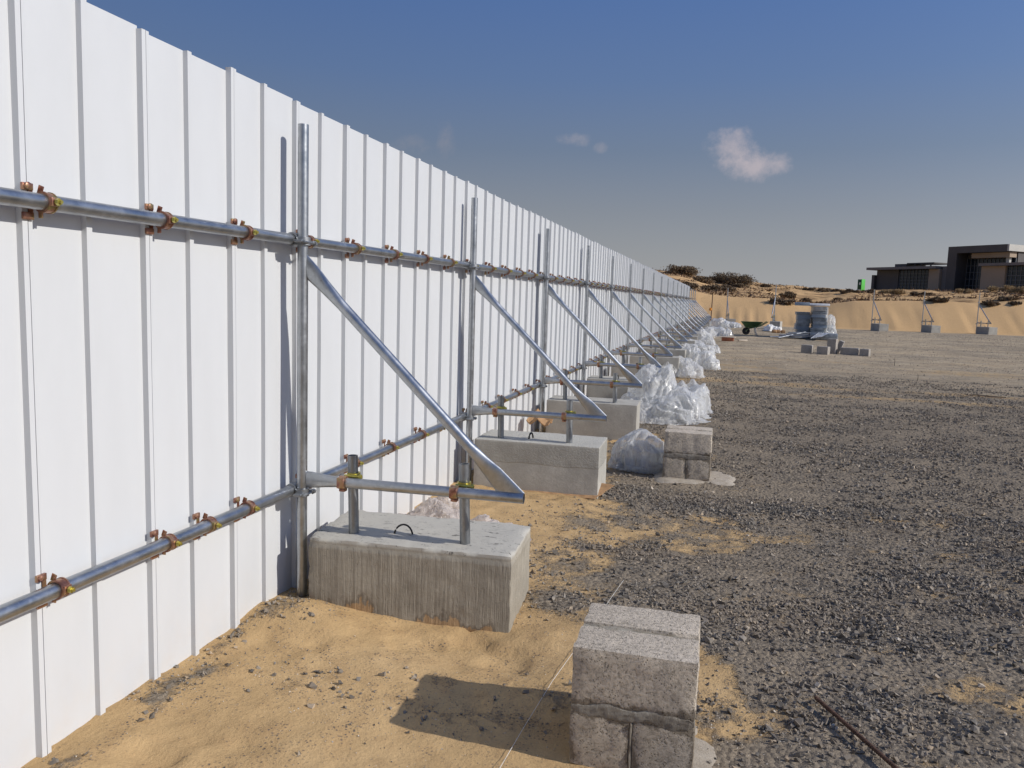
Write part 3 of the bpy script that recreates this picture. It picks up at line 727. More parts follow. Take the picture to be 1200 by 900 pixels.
# ------------------------------------------------------------------ masonry
def blk(name, d, seed, loc, rz=0.0, parent=None, mat='cmu', tilt=0.0):
    vs, fs = block_mesh(d, seed, amp=.0035, rnd=.007, div=.022, big=.002, chip=.012)
    vs = [Vector(q) - Vector((0, 0, d[2] / 2)) for q in vs]
    o = mesh_obj(name, vs, fs, M[mat], parent, 50); o.location = Vector(loc) + Vector((0, 0, d[2] / 2)); o.rotation_euler = (0, tilt, rz); return o
def mortar(d, seed, loc, parent, mat, rz=0):
    vs, fs = block_mesh(d, seed, amp=.006, rnd=.003, div=.012, big=.012)
    o = mesh_obj('mortar_joint', vs, fs, M[mat], parent, 60); o.location = loc; o.rotation_euler = (0, 0, rz); return o
def pier(loc, rz, label, seed, pad_d):
    t = empty('block_pier', loc, rz); tag(t, label, 'block pier', 'mortared block piers')
    w, d, h = .385, .19, .19
    pv = []; pf = []; n = 40
    for (fr_, z) in ((1.10, -.03), (1.0, .004), (.86, .018), (.6, .026), (.3, .026)):
        for k in range(n):
            a_ = 2 * math.pi * k / n; ca, sa = math.cos(a_), math.sin(a_)
            rr_ = fr_ * (1 + .30 * mn.noise(Vector((ca * 1.3, sa * 1.3, seed))) + .16 * mn.noise(Vector((ca * 4, sa * 4, seed + 3))))
            pv.append((pad_d[0] * .53 * rr_ * math.copysign(abs(ca) ** .75, ca), pad_d[1] * .53 * rr_ * math.copysign(abs(sa) ** .75, sa), z + .005 * mn.noise(Vector((ca * 4 * fr_, sa * 4 * fr_, seed + 9)))))
    for i in range(4):
        for k in range(n): pf.append((i * n + k, i * n + (k + 1) % n, (i + 1) * n + (k + 1) % n, (i + 1) * n + k))
    pf.append(tuple(4 * n + k for k in range(n)))
    mesh_obj('mortar_bed', pv, pf, M['padm'], t, 50, loc=(pad_d[2], pad_d[3], -.004))
    zb = .012
    for s in (-1, 1):
        blk('block', (d, w, h), seed + s, (s * .0985, 0, zb), 0, t, 'cmulow')
    zj = zb + h
    vs, fs = block_mesh((w - .004, w - .004, .020), seed + 8, amp=.001, rnd=.003, div=.03, big=0); mesh_obj('mortar_joint', vs, fs, M['wetm'], t, 50, loc=(0, 0, zj - .003))
    # smear squeezed out on the front
    vs = []; fs = []; nu, nv = 44, 10
    for i in range(nu + 1):
        u = i / nu; tp = min(1, 7 * u * (1 - u)) ** .5
        up = .024 + .014 * mn.noise(Vector((u * 5, seed, 1))) + .006 * mn.noise(Vector((u * 17, seed, 4))); dn = .026 + .018 * mn.noise(Vector((u * 4, seed, 7))) + .008 * mn.noise(Vector((u * 15, seed, 2)))
        for j in range(nv + 1):
            v_ = j / nv * 2 - 1; zz = (up if v_ > 0 else dn) * v_ * (.45 + .55 * tp)
            bul = (1 - v_ ** 4) * .0035 * tp + .0022 * mn.noise(Vector((u * 22, v_ * 3, seed)))
            vs.append((-w / 2 + .008 + (w - .016) * u, -w / 2 + .003 - bul - (.0 if abs(v_) < 1 else -.006), zj + .004 + zz))
    for i in range(nu):
        for j in range(nv): a_ = i * (nv + 1) + j; fs.append((a_, a_ + nv + 1, a_ + nv + 2, a_ + 1))
    mesh_obj('mortar_smear', vs, fs, M['wetm'], t, 60)
    mortar((.012, .012, h * .9), seed + 11, (.0, -w / 2 + .0115, zb + .003), t, 'wetm')
    zt = zj + .014
    for s in (-1, 1):
        blk('block', (w, d - .014, h), seed + 3 + s, (0, s * .1035, zt), 0, t, 'cmutop')
    mortar((w * .985, .034, h - .010), seed + 13, (0, 0, zt), t, 'mortar')
    return t
pier((-.213, 2.508, gz(-.2, 2.6) * 0 - .012), R(1.0), 'grey mortared block pier in the foreground beside its long dark shadow', 4, (.43, .43, .015, 0.0))
pier((-.248, 6.72, .0), R(.5), 'grey mortared block pier on a round mortar bed beside the plastic bundle', 9, (.62, .62, .03, .02))
b3 = blk('concrete_block', (.20, .40, .21), 21, (-.265, 11.2, gz(-.26, 11.2) - .005), R(2), None, 'cmu2'); tag(b3, 'single grey block standing half behind the biggest heap of plastic film', 'concrete block')
GB = [((2.42, 25.2), (.32, .26, .25), -14, 0, 'leftmost grey block lying in the loose pile on the gravel'),
      ((2.84, 24.8), (.32, .24, .24), -24, 0, 'squat grey block second from the left in the loose pile'),
      ((3.14, 25.3), (.26, .24, .46), -22, 0, 'grey block standing on end, tallest of the loose pile'),
      ((3.40, 25.7), (.14, .40, .40), -12, .35, 'pale block leaning against the standing block in the loose pile'),
      ((3.62, 25.2), (.50, .22, .22), -14, 0, 'long pale block lying right of the standing block in the loose pile'),
      ((4.02, 25.0), (.26, .22, .22), -24, 0, 'small dark grey block at the right end of the loose pile')]
for i, ((x, y), d, a, tl, lab) in enumerate(GB):
    o = blk('concrete_block', d, 30 + i, (x, y, gz(x, y) - .01), R(a), None, 'cmu2', tl); tag(o, lab, 'concrete block', 'loose block pile')

# ------------------------------------------------------------------ crumpled plastic film
def film(name, label, blobs, seed, mat='film', cat='plastic film', group='heaps of plastic film', crinkle=1.0, nr=34, na=110):
    vs = []; fs = []; s0 = Vector((seed * 3.7, seed * 1.3, seed * 2.1))
    for bi, (bx, by, bz, rx, ry, rz_) in enumerate(blobs):
        so = s0 + Vector((bi * 5.1, bi * 2.3, bi * 9.7)); zg = gz(bx, by); top = bz + rz_; O = len(vs)
        lean = Vector((mn.noise(so), mn.noise(so * 1.7), 0)) * .35
        for i in range(nr):
            r = (i + .35) / nr * 1.12
            for k in range(na):
                a_ = 2 * math.pi * k / na; ca, sa = math.cos(a_), math.sin(a_)
                w = mn.noise(Vector((ca * 1.2, sa * 1.2, r * 1.1)) + so) * 1.6
                a2 = a_ + 1.6 * mn.noise(Vector((r * 1.6, ca * .5, sa * .5)) + so * .7); c2, s2_ = math.cos(a2), math.sin(a2)
                p1 = Vector((c2 * 2.0 * (.4 + r * .6) + w * .5, s2_ * 2.0 * (.4 + r * .6) - w * .4, r * 1.5)) + so * 1.3
                f1 = 1 - 2 * abs(mn.noise(p1)); f2 = 1 - 2 * abs(mn.noise(p1 * 2.7 + so)); f3 = 1 - 2 * abs(mn.noise(Vector((ca * r * 5, sa * r * 5, w)) + so * 2.2))
                out = 1 + .22 * mn.noise(Vector((ca, sa, 0)) * 1.1 + so) + (.20 * (f1 - .5) + .09 * (f2 - .5)) * min(1, r * 1.4)
                prof = max(0.0, 1 - r ** 2.8) ** .5
                z = top * prof * (.95 + .36 * crinkle * mn.noise(Vector((ca * r * 1.7, sa * r * 1.7, 3)) + so)) + rz_ * ((.20 * (f1 - .5)) * min(1, r * 1.6) + crinkle * .13 * (f3 - .5) * .7 + crinkle * .05 * (f2 - .5))
                x = rx * r * out * ca + lean.x * rx * (1 - r); y = ry * r * out * sa + lean.y * ry * (1 - r)
                if r > .93: z = min(z, .05) + .012 * f2
                vs.append((bx + x, by + y, zg + max(.004 + .010 * max(0, f3), z)))
        for i in range(nr - 1):
            for k in range(na): fs.append((O + i * na + k, O + i * na + (k + 1) % na, O + (i + 1) * na + (k + 1) % na, O + (i + 1) * na + k))
        fs.append(tuple(O + k for k in range(na - 1, -1, -1)))
    o = mesh_obj(name, vs, fs, M[mat], None, 120); tag(o, label, cat, group); return o
film('plastic_bundle', 'round bluish bundle of clear plastic film against the two toned block', [(-.69, 6.95, .17, .25, .30, .15), (-.66, 6.9, .13, .19, .24, .11)], 2, 'film2', 'plastic film', None, .45)
film('plastic_film', 'large heap of crumpled clear film draped over the fourth block', [
    (-.84, 10.35, .34, .32, .50, .30), (-.60, 10.05, .18, .46, .42, .20), (-1.02, 10.0, .16, .26, .30, .16), (-.42, 10.75, .16, .26, .4, .20), (-.78, 9.75, .10, .40, .30, .15), (-.36, 11.5, .22, .2, .3, .14)], 5)
film('plastic_film', 'heap of shiny crumpled film beside the sixth block, left of the puffed one', [(-.88, 16.4, .16, .30, .45, .20), (-.66, 15.9, .12, .30, .40, .16), (-1.02, 15.8, .12, .22, .36, .15)], 8)
film('plastic_film', 'puffed clear bag of film, farthest out onto the gravel', [(-.50, 18.6, .18, .34, .65, .22), (-.28, 18.2, .12, .22, .4, .15), (-.80, 19.0, .22, .30, .5, .24)], 11)
film('plastic_film', 'middle heap of crumpled film before the brown plywood box', [(-.82, 23.6, .16, .34, .7, .20), (-.55, 23.2, .12, .32, .5, .15), (-.3, 23.6, .1, .18, .35, .13)], 14)
film('plastic_film', 'tall heap of crumpled film left of the brown plywood box', [(-.76, 28.4, .22, .34, .7, .28), (-.58, 27.8, .13, .26, .6, .18)], 17)
film('plastic_film', 'pale heap of crumpled film right behind the brown plywood box', [(-.35, 34.5, .16, .5, 1.1, .2), (.0, 34.0, .12, .32, .9, .16), (-.68, 33.5, .18, .36, .8, .22)], 20)
film('plastic_film', 'farthest white heap of film, at the end of the fence', [(-.35, 43.0, .22, .5, 1.2, .32), (.15, 42.4, .16, .5, 1.0, .2), (.5, 42.8, .1, .3, .8, .13)], 23)
film('plastic_film', 'pinkish low scrap of film on the sand behind the brown concrete block', [(-1.66, 4.35, .07, .22, .20, .12), (-1.42, 4.40, .05, .20, .18, .09), (-1.22, 4.42, .04, .14, .16, .06), (-1.62, 4.5, .10, .14, .14, .12)], 27, 'film3', 'plastic film', None)

# ------------------------------------------------------------------ small things on the ground
def lay(pts, r, name, mat, label, cat, n=8, lift=0.0, wob=0.0):
    q = []
    for (x, y) in pts: q.append((x + random.uniform(-wob, wob), y + random.uniform(-wob, wob), gz(x, y) + r + lift))
    o = MB().sweep(q, r, n).build(name, M[mat], None, 60); tag(o, label, cat); return o
# ribbed bar, lying on the stones
m = MB(); a = Vector((.405, 2.975, gz(.405, 2.975) + .028)); b = Vector((.62, 2.56, gz(.62, 2.56) + .026)); m.sweep([a, b], .0065, 10)
for i in range(46):
    q = a.lerp(b, (i + .5) / 46); m.ring(q, b - a, .0062, .0080, .0028, 10)
tag(m.build('reinforcing_bar', M['rust'], None, 40), 'rusty ribbed steel bar lying on the gravel at the lower right', 'steel bar')
# setting-out line from the pier across the sand
pts = [(-.600, 2.15), (-.585, 2.45), (-.56, 2.8), (-.53, 3.1), (-.49, 3.45), (-.46, 3.75), (-.44, 4.0)]
lay([(x, y) for x, y in pts], .0008, 'string_line', 'string', 'thin pale string lying over the sand left of the foreground pier', 'string', 6, .012)
# cardboard under the second footing and a crumpled piece behind it
def sheet(name, corners, mat, label, cat, th=.004, n=7, wave=.012, seed=1):
    c = [Vector(q) for q in corners]; vs = []; fs = []
    for side in (0, 1):
        for i in range(n + 1):
            for j in range(n + 1):
                u, v = i / n, j / n
                p = c[0] * (1 - u) * (1 - v) + c[1] * u * (1 - v) + c[2] * u * v + c[3] * (1 - u) * v
                p = p + Vector((0, 0, wave * mn.noise(Vector((u * 3, v * 3, seed))) - side * th)); p.x += .012 * mn.noise(Vector((v * 6, u * 2, seed + 3))); p.y += .012 * mn.noise(Vector((u * 6, v * 2, seed + 7)))
                vs.append(p)
    m_ = (n + 1); O = m_ * m_
    for i in range(n):
        for j in range(n):
            a, b, cc, d = i * m_ + j, (i + 1) * m_ + j, (i + 1) * m_ + j + 1, i * m_ + j + 1
            fs.append((a, b, cc, d)); fs.append((O + a, O + d, O + cc, O + b))
    for i in range(n):
        for (p, q) in (((i, 0), (i + 1, 0)), ((i, n), (i + 1, n)), ((0, i), (0, i + 1)), ((n, i), (n, i + 1))):
            a, b = p[0] * m_ + p[1], q[0] * m_ + q[1]; fs.append((a, b, O + b, O + a))
    o = mesh_obj(name, vs, fs, M[mat], None, 30); tag(o, label, cat); return o
sheet('cardboard_sheet', [(-1.75, 5.635, .010), (-.86, 5.63, .008), (-.745, 5.84, .075), (-1.6, 6.2, .02)], 'card', 'torn brown cardboard sheet poking out under the two toned block', 'cardboard', seed=4)
sheet('cardboard_scrap', [(-1.90, 7.62, .24), (-1.66, 7.58, .22), (-1.62, 7.72, .30), (-1.86, 7.78, .31)], 'card', 'crumpled brown cardboard scrap wedged behind the two toned block', 'cardboard', .014, 6, .05, 9)
# plywood box and pale offcut
zb = gz(.1, 29.9); t = empty('plywood_box', (.1, 29.9, zb), R(-4)); tag(t, 'low red brown plywood box lying on the gravel by the film', 'box')
MB().rbox((0, 0, .07), (.42, .30, .13), .006).build('box_body', M['ply'], t); MB().rbox((-.1, 0, .148), (.75, .34, .018), .003).build('lid', M['plyedge'], t)
tag(MB().rbox((0, 0, .03), (.34, .12, .05), .01).build('timber_offcut', M['plyedge'], None, 35, (.62, 29.8, gz(.62, 29.8)), R(25)), 'pale timber offcut lying right of the plywood box', 'timber')
# stakes and sticks
for (x, y, h, lab, mt) in ((3.94, 17.95, .15, 'thin dark peg sticking up from the sand streaked gravel', 'twig'), (4.25, 21.98, .18, 'thin dark peg farther back, left of the dry debris', 'twig')):
    tag(MB().sweep([(0, 0, -.03), (.008, 0, h * .5), (0, .01, h)], [.007, .006, .004], 6).build('peg', M[mt], None, 60, (x, y, gz(x, y))), lab, 'peg', 'pegs')
t = empty('marker_stake', (-.85, 46.3, gz(-.85, 46.3))); tag(t, 'thin dark stake with an orange cap beside the last concrete blocks', 'stake')
MB().sweep([(0, 0, 0), (.02, 0, 1.9)], .025, 8).build('pole', M['rust'], t); MB().sweep([(-.05, 0, .98), (-.05, 0, 1.00), (-.05, 0, 1.12), (-.05, 0, 1.15)], [.05, .075, .075, .04], 10).build('cap', M['orange'], t); MB().rbox((0, 0, .05), (.2, .2, .1), .02).build('base', M['blacksteel'], t)
for i in range(3):
    x, y = 4.2 + i * .13, 15.25 - i * .05
    lay([(x, y), (x + .14, y + .05), (x + .30, y + .02 + .05 * i)], .010, 'twig', 'twig', 'dry dark twig lying on the gravel at the right edge', 'twig', 6, .01, .02)['group'] = 'dry twigs'

# wheelbarrow
x, y = 1.05, 34.3; t = empty('wheelbarrow', (x, y, gz(x, y)), R(4)); tag(t, 'small green wheelbarrow standing on the gravel before the sand bank', 'wheelbarrow')
vs = []; n = 12
for (z, sx, sy_, ox) in ((.30, .20, .16, -.02), (.31, .21, .17, -.02), (.54, .40, .29, 0), (.555, .415, .305, 0), (.545, .39, .28, 0), (.33, .19, .15, -.02)):
    for k in range(n):
        a = 2 * math.pi * k / n; ca, sa = math.cos(a), math.sin(a); p_ = .6
        vs.append((ox + sx * math.copysign(abs(ca) ** p_, ca), sy_ * math.copysign(abs(sa) ** p_, sa), z))
fs = [(i * n + k, i * n + (k + 1) % n, (i + 1) * n + (k + 1) % n, (i + 1) * n + k) for i in range(5) for k in range(n)] + [tuple(range(n - 1, -1, -1)), tuple(5 * n + k for k in range(n))]
mesh_obj('tray', vs, fs, M['green'], t, 50).scale = (1.12, 1.1, 1)
w = MB().ring((-.22, 0, .155), (0, 1, 0), .10, .155, .08, 20).build('wheel', M['rubber'], t); MB().ring((-.22, 0, .155), (0, 1, 0), .02, .105, .05, 16).build('rim', M['blacksteel'], w)
for s in (-1, 1):
    MB().sweep([(-.24, s * .07, .16), (-.1, s * .14, .27), (.35, s * .24, .40), (.62, s * .27, .58)], .018, 8).build('handle', M['green'], t)
    MB().sweep([(.12, s * .2, .33), (.18, s * .22, .02), (.24, s * .22, .01)], .018, 8).build('leg', M['galv2'], t)
# sack and rubble at the foot of the leaning frame
film('sack', 'white sack lying at the foot of the leaning frame left of the stacked panels', [(2.0, 38.6, .12, .28, .4, .17), (2.3, 38.5, .1, .22, .3, .13)], 31, 'sack', 'sack', None)
for i, (x, y) in enumerate(((2.28, 37.2), (2.5, 37.3), (2.12, 37.1))):
    vs, fs = block_mesh((.20, .18, .13), 70 + i, amp=.02, rnd=.03, div=.05, big=.03); tag(mesh_obj('rubble_lump', vs, fs, M['card'], None, 60, loc=(x, y, gz(x, y))), 'small brown lump of rubble lying before the white sack', 'rubble', 'rubble lumps')

# ------------------------------------------------------------------ stacked panels and tubes
SX, SY = 2.72, 33.4; sz = gz(3.2, 33.2)
def bundle(name, x0, x1, y, h, label, n, seed, depth=.9):
    t = empty(name, ((x0 + x1) / 2, y, sz - .01)); tag(t, label, 'panel stack', 'stacks of fence panels'); r_ = random.Random(seed)
    z = .02; k = 0
    while z < h:
        th = r_.uniform(.10, .17)
        if z + th > h: th = h - z + .001
        m = MB(); sl = .0
        dx = r_.uniform(-.055, .055); m_n = max(2, int(th / .03))
        for q in range(m_n):
            m.rbox((dx + r_.uniform(-.012, .012), r_.uniform(-.02, .02), z + th * (q + .5) / m_n), (x1 - x0 - .02, depth, th / m_n - .005), .003)
        m.build('panel_pack', M['pack'] if k % 3 else M['blueside'], t); z += th + .004; k += 1
        if k > 14: break
    return t
bundle('panel_stack', 2.70, 3.23, 33.6, 1.07, 'lower left stack of dark edge-on metal panels on the gravel', 8, 1)
bundle('panel_stack', 3.24, 3.78, 33.3, 1.30, 'taller right stack of dark edge-on metal panels wrapped in film', 9, 2)
tag(MB().rbox((0, 0, .075), (1.25, .85, .085), .01).build('white_board', M['foam'], None, 35, (3.27, 33.4, sz + 1.31 - .02), R(-1)), 'white foam board lying across the top of the taller stack', 'board')
tag(MB().rbox((0, 0, .07), (.56, .05, .13), .01).build('grey_board', M['blueside'], None, 35, (2.86, 32.93, sz + 1.30), R(-1)), 'grey wrapped board hanging at the left end of the white foam board', 'board')
film('wrapped_bundle', 'tall film wrapped bundle standing right of the stacked panels', [(4.02, 33.5, .60, .22, .25, .36), (4.0, 33.5, .28, .28, .3, .30)], 37, 'film', 'bundle', None, .5)
vs = []; fs = []; n1_, n2_ = 26, 14
for i in range(n1_ + 1):
    for j in range(n2_ + 1):
        z = .10 + 1.16 * i / n1_; v_ = j / n2_
        vs.append((3.815 + .035 * mn.noise(Vector((z * 4, v_ * 3, 1))) + .025 * (1 - 2 * abs(mn.noise(Vector((v_ * 6, z * 2, 5))))), 32.86 + .85 * v_, sz + z))
for i in range(n1_):
    for j in range(n2_): a_ = i * (n2_ + 1) + j; fs.append((a_, a_ + 1, a_ + n2_ + 2, a_ + n2_ + 1))
tag(mesh_obj('film_wrap', vs, fs, M['film'], None, 50), 'clear film peeling off the right side of the taller panel stack', 'plastic film')
# low pile of tubes and flat dark packs in front
rt = random.Random(5)
for i, (x0, y0, x1_, y1_, z0, z1) in enumerate(((2.0, 32.0, 3.2, 33.0, .03, .30), (1.85, 32.2, 3.1, 32.6, .05, .06), (1.95, 32.35, 3.3, 32.75, .05, .10), (2.1, 32.3, 3.5, 32.5, .12, .12), (2.05, 32.5, 3.4, 32.9, .12, .17), (2.3, 32.4, 3.5, 32.7, .18, .18),
                                        (1.7, 32.3, 3.0, 32.9, .05, .08), (2.4, 32.6, 3.55, 32.95, .23, .24))):
    o = MB().pipe((x0, y0, sz + z0), (x1_, y1_, sz + z1), .026, 10).build('steel_tube', M['galv'] if i == 0 else M['galv2'])
    tag(o, 'bright galvanised tube slanting up over the low tube pile' if i == 0 else 'dull steel tube lying in the low pile before the panel stacks', 'steel tube', None if i == 0 else 'tubes before the panel stacks')
for i in range(5):
    x0 = 3.16 + i * .085; o = MB().pipe((x0, 31.9, sz + .05 + .02 * i), (x0 + .35, 32.5, sz + .27), .024, 10).build('steel_tube', M['galv']); tag(o, 'short pale tube end pointing out of the pile before the taller stack', 'steel tube', 'short tubes before the taller stack')
tag(MB().rbox((0, 0, .14), (1.0, .7, .26), .03).build('dark_pack', M['pack'], None, 35, (3.72, 32.75, sz - .01), R(-5)), 'low dark wrapped pack under the standing bundle, right of the short tubes', 'pack')

# ------------------------------------------------------------------ scrub on the dunes
def terrain_hit(px, py, lim=140):
    d = ray(px, py); t = 45.0; prev = None
    while t < lim:
        p = Vector((0, 0, CH)) + d * t
        if p.y > 44 and p.z < float(base_z(np.array([p.x]), np.array([p.y]))[0]): return p
        t += .15
    return None
def leaf_cloud(w, d, h, n, seed, size, upright=0.0):
    g = np.random.default_rng(seed)
    # clumps inside a low dome
    k = max(5, int(w * 5)); cx = g.uniform(-.5, .5, k) * w * .85; cyy = g.uniform(-.5, .5, k) * d * .85
    hh = h * (1 - .75 * ((cx / (w * .5)) ** 2 + (cyy / (d * .5)) ** 2) * .6) * g.uniform(.55, 1, k); hh = np.maximum(hh, h * .2)
    i = g.integers(0, k, n); r = np.minimum(w, h * 1.6) * .20
    p = np.stack([cx[i] + g.normal(0, r, n) * .8, cyy[i] + g.normal(0, r, n) * .8, hh[i] * g.uniform(.05, 1.0, n) ** .7 + g.normal(0, .03 * h, n)], -1)
    a = g.normal(0, 1, (n, 3)); a[:, 2] += upright * 3; a /= np.linalg.norm(a, axis=1)[:, None]
    b = g.normal(0, 1, (n, 3)); b = np.cross(a, b); b /= np.linalg.norm(b, axis=1)[:, None]
    L = size * g.uniform(.6, 1.5, n)[:, None]; W = L * (.14 if upright else .32)
    v = np.stack([p - b * W, p + a * L, p + b * W - a * L * .15], 1).reshape(-1, 3); v[:, 2] = np.maximum(v[:, 2], -.08)
    return v, np.arange(n * 3).reshape(-1, 3)
SH = [(797, 322, 32, 16, 0, 'rounded dark shrub on the dune just above the fence end'),
      (822, 331, 22, 11, 0, 'small dark shrub between the two biggest dune shrubs'),
      (853, 333, 48, 17, 0, 'widest dark shrub on the skyline of the dune'),
      (840, 340, 44, 8, 0, 'low dark band of scrub under the widest dune shrub'),
      (806, 338, 24, 9, 0, 'brown scrub clump at the lip of the bank beside the fence end'),
      (866, 337, 16, 7, 0, 'brown tuft on the right foot of the widest dune shrub'),
      (897, 336, 7, 5, 0, 'tiny dark bush alone on the skyline left of the stacked panels'),
      (924, 348, 20, 8, 0, 'dark olive bush behind the top of the leaning frame'),
      (916, 356, 24, 9, 0, 'dark olive bush at the lip of the bank behind the leaning frame'),
      (943, 354, 13, 6, 0, 'dark olive bush just above the white foam board'),
      (982, 352, 9, 4, 0, 'small brown bush right of the white foam board'),
      (948, 340, 14, 4, 0, 'flat reddish bush on the skyline above the white foam board'),
      (972, 342, 24, 6, 0, 'reddish scrub on the skyline between stacked panels and green sign'),
      (995, 343, 18, 5, 0, 'reddish scrub on the skyline just left of the green sign'),
      (1018, 343, 16, 5, 0, 'brown scrub between the green sign and the low wing'),
      (1048, 344, 30, 6, 1, 'tan dry grass before the dark end of the low wing'),
      (1078, 346, 24, 5, 0, 'brown scrub before the glazing of the low wing'),
      (1098, 354, 20, 5, 0, 'brown bush on the sand below the corner of the tall block'),
      (1128, 343, 14, 6, 1, 'tan bush before the dark recess of the tall block'),
      (1175, 341, 28, 7, 1, 'spiky tan dry grass before the right-hand pavilion'),
      (1196, 343, 18, 7, 1, 'tan grass at the right edge before the pavilion glazing'),
      (1178, 352, 24, 5, 0, 'dark bush on the dune below the spiky tan grass'),
      (1161, 358, 14, 6, 0, 'small dark bush above the frame farthest right'),
      (1192, 357, 14, 4, 0, 'brown bush at the right edge above the sand bank')]
for i, (px, py, wp, hp, kind, lab) in enumerate(SH):
    p = terrain_hit(px, py) 
    if p is None: p = Vector((0, 0, CH)) + ray(px, py) * 84
    z0 = float(base_z(np.array([p.x]), np.array([p.y]))[0])
    if z0 < p.z - .6: z0 = p.z - .3
    sc_ = p.length / F_PX; w_, h_ = wp * sc_ * .98, hp * sc_ * .88
    t = empty('dry_grass_tuft' if kind else 'desert_shrub', (p.x, p.y, z0 - .05)); tag(t, lab, 'shrub', 'shrubs on the dunes')
    v, f = leaf_cloud(w_, max(w_ * .7, .5), h_, int(900 + 1500 * w_), 100 + i, .11 if kind else .12, .8 if kind else 0)
    o = np_mesh('foliage', v, f, M['leaf2'] if kind else M['leaf']); o.parent = t
    m = MB(); q = random.Random(i)
    for s in range(5): m.sweep([(0, 0, 0), (q.uniform(-.2, .2) * w_, q.uniform(-.2, .2) * w_, h_ * .35), (q.uniform(-.35, .35) * w_, q.uniform(-.3, .3) * w_, h_ * q.uniform(.45, .65))], [.03, .02, .008], 5)
    m.build('stem', M['twig'], t)
# dead scrub litter, uncountable
g = np.random.default_rng(5); n = 22000
yy = g.uniform(54.5, 90, n); xx = (g.uniform(-.12, .46, n)) * yy
keep = fbm(xx * .16, yy * .4, 131, 5) > .53; xx, yy = xx[keep], yy[keep]; n = len(xx); zz = base_z(xx, yy)
a = g.normal(0, 1, (n, 3)); a[:, 2] = np.abs(a[:, 2]) * .9; a /= np.linalg.norm(a, axis=1)[:, None]; b = np.cross(a, g.normal(0, 1, (n, 3))); b /= np.linalg.norm(b, axis=1)[:, None]
L = g.uniform(.10, .34, n)[:, None]; p = np.stack([xx, yy, zz], -1)
v = np.stack([p - b * L * .25, p + a * L, p + b * L * .25], 1).reshape(-1, 3)
o = np_mesh('dead_scrub', v, np.arange(n * 3).reshape(-1, 3), simple('dead_scrub_stalks', (.17, .105, .058), .9, 0, .5, 2)); tag(o, 'dead brown scrub litter strewn over the dunes behind the bank', 'scrub', kind='stuff')

# ------------------------------------------------------------------ office building beyond the dunes
BO = Vector((24.4, 150.0, 0)); BA = R(-50)
bld = empty('office_building', BO, BA); tag(bld, 'dark low modern building with glazed wings standing beyond the dunes', 'building')
ZB0 = 2.5
def bpart(name, mat, boxes):
    m = MB()
    for (u0, u1, v0, v1, z0, z1) in boxes: m.box(((u0 + u1) / 2, (v0 + v1) / 2, (z0 + z1) / 2), (u1 - u0, v1 - v0, z1 - z0))
    return m.build(name, M[mat], bld, None)
def glazed(u0, u1, v, z0, z1, nu, nz, parent=bld):
    f = bpart('window', 'glass', [(u0, u1, v, v + .08, z0, z1)])
    m = MB()
    for i in range(nu + 1):
        u = u0 + (u1 - u0) * i / nu; m.box((u, v - .05, (z0 + z1) / 2), (.07, .10, z1 - z0))
    for i in range(1, nz):
        z = z0 + (z1 - z0) * i / nz; m.box(((u0 + u1) / 2, v - .045, z), (u1 - u0, .07, .06))
    o = m.build('mullions', M['mull'], f, None); return f
# low wing
bpart('wing_wall', 'dark', [(.5, 4.9, .3, 14, ZB0, 8.15), (4.9, 11.1, 1.0, 14, ZB0, 8.15)])
bpart('wing_annex', 'dark', [(-.1, .45, -.2, 8, ZB0, 7.35)])
glazed(5.0, 11.0, .55, 4.2, 8.05, 9, 7)
bpart('wing_roof', 'roofc', [(-.6, 12.8, -1.1, 14.5, 8.2, 8.62)])
bpart('end_wall', 'beige', [(11.1, 13.0, -.35, 6, ZB0, 8.15)]); bpart('end_wall', 'roofc', [(13.02, 14.1, .25, 8, ZB0, 8.6)])
pg = bpart('pergola', 'dark', [(1.8, 4.0, 3, 8, 8.64, 9.35), (4.0, 9.2, 3.2, 8, 9.32, 9.5)] + [(u, u + .15, 3.3, 3.5, 8.64, 9.32) for u in (5.4, 6.6, 8.4)])
# tall block: dark portal frame round a recess
bpart('portal_frame', 'dark', [(14.15, 15.7, -.3, 14, ZB0, 11.6), (15.7, 23.6, -.3, 14, 10.55, 11.6), (15.7, 23.6, 2.4, 14, ZB0, 10.5)])
bpart('soffit', 'beige', [(17.5, 23.5, .6, 2.2, 9.75, 10.5)])
glazed(15.8, 23.5, 2.2, 3.5, 9.7, 12, 6)
bpart('fascia', 'fascia', [(23.62, 23.9, -.3, 14, 10.62, 11.58)])  # side face towards the sun, its brightness put into the paler colour
bpart('column', 'fascia', [(22.6, 23.1, 1.2, 1.7, 8.6, 10.5)])
bpart('upper_wall', 'dark', [(23.0, 23.58, 5, 14, ZB0, 10.5)])
# pavilion in front on the right
bpart('pavilion_wall', 'beige', [(21.8, 25.4, -3.0, 2.5, ZB0, 8.25)])
bpart('pavilion_wall', 'dark', [(25.4, 33, -2.2, 2.5, ZB0, 8.25)])
glazed(25.5, 32.9, -2.6, 3.6, 8.15, 11, 7)
bpart('pavilion_roof', 'roofc', [(21.6, 33.5, -3.5, 3, 8.28, 8.68)])

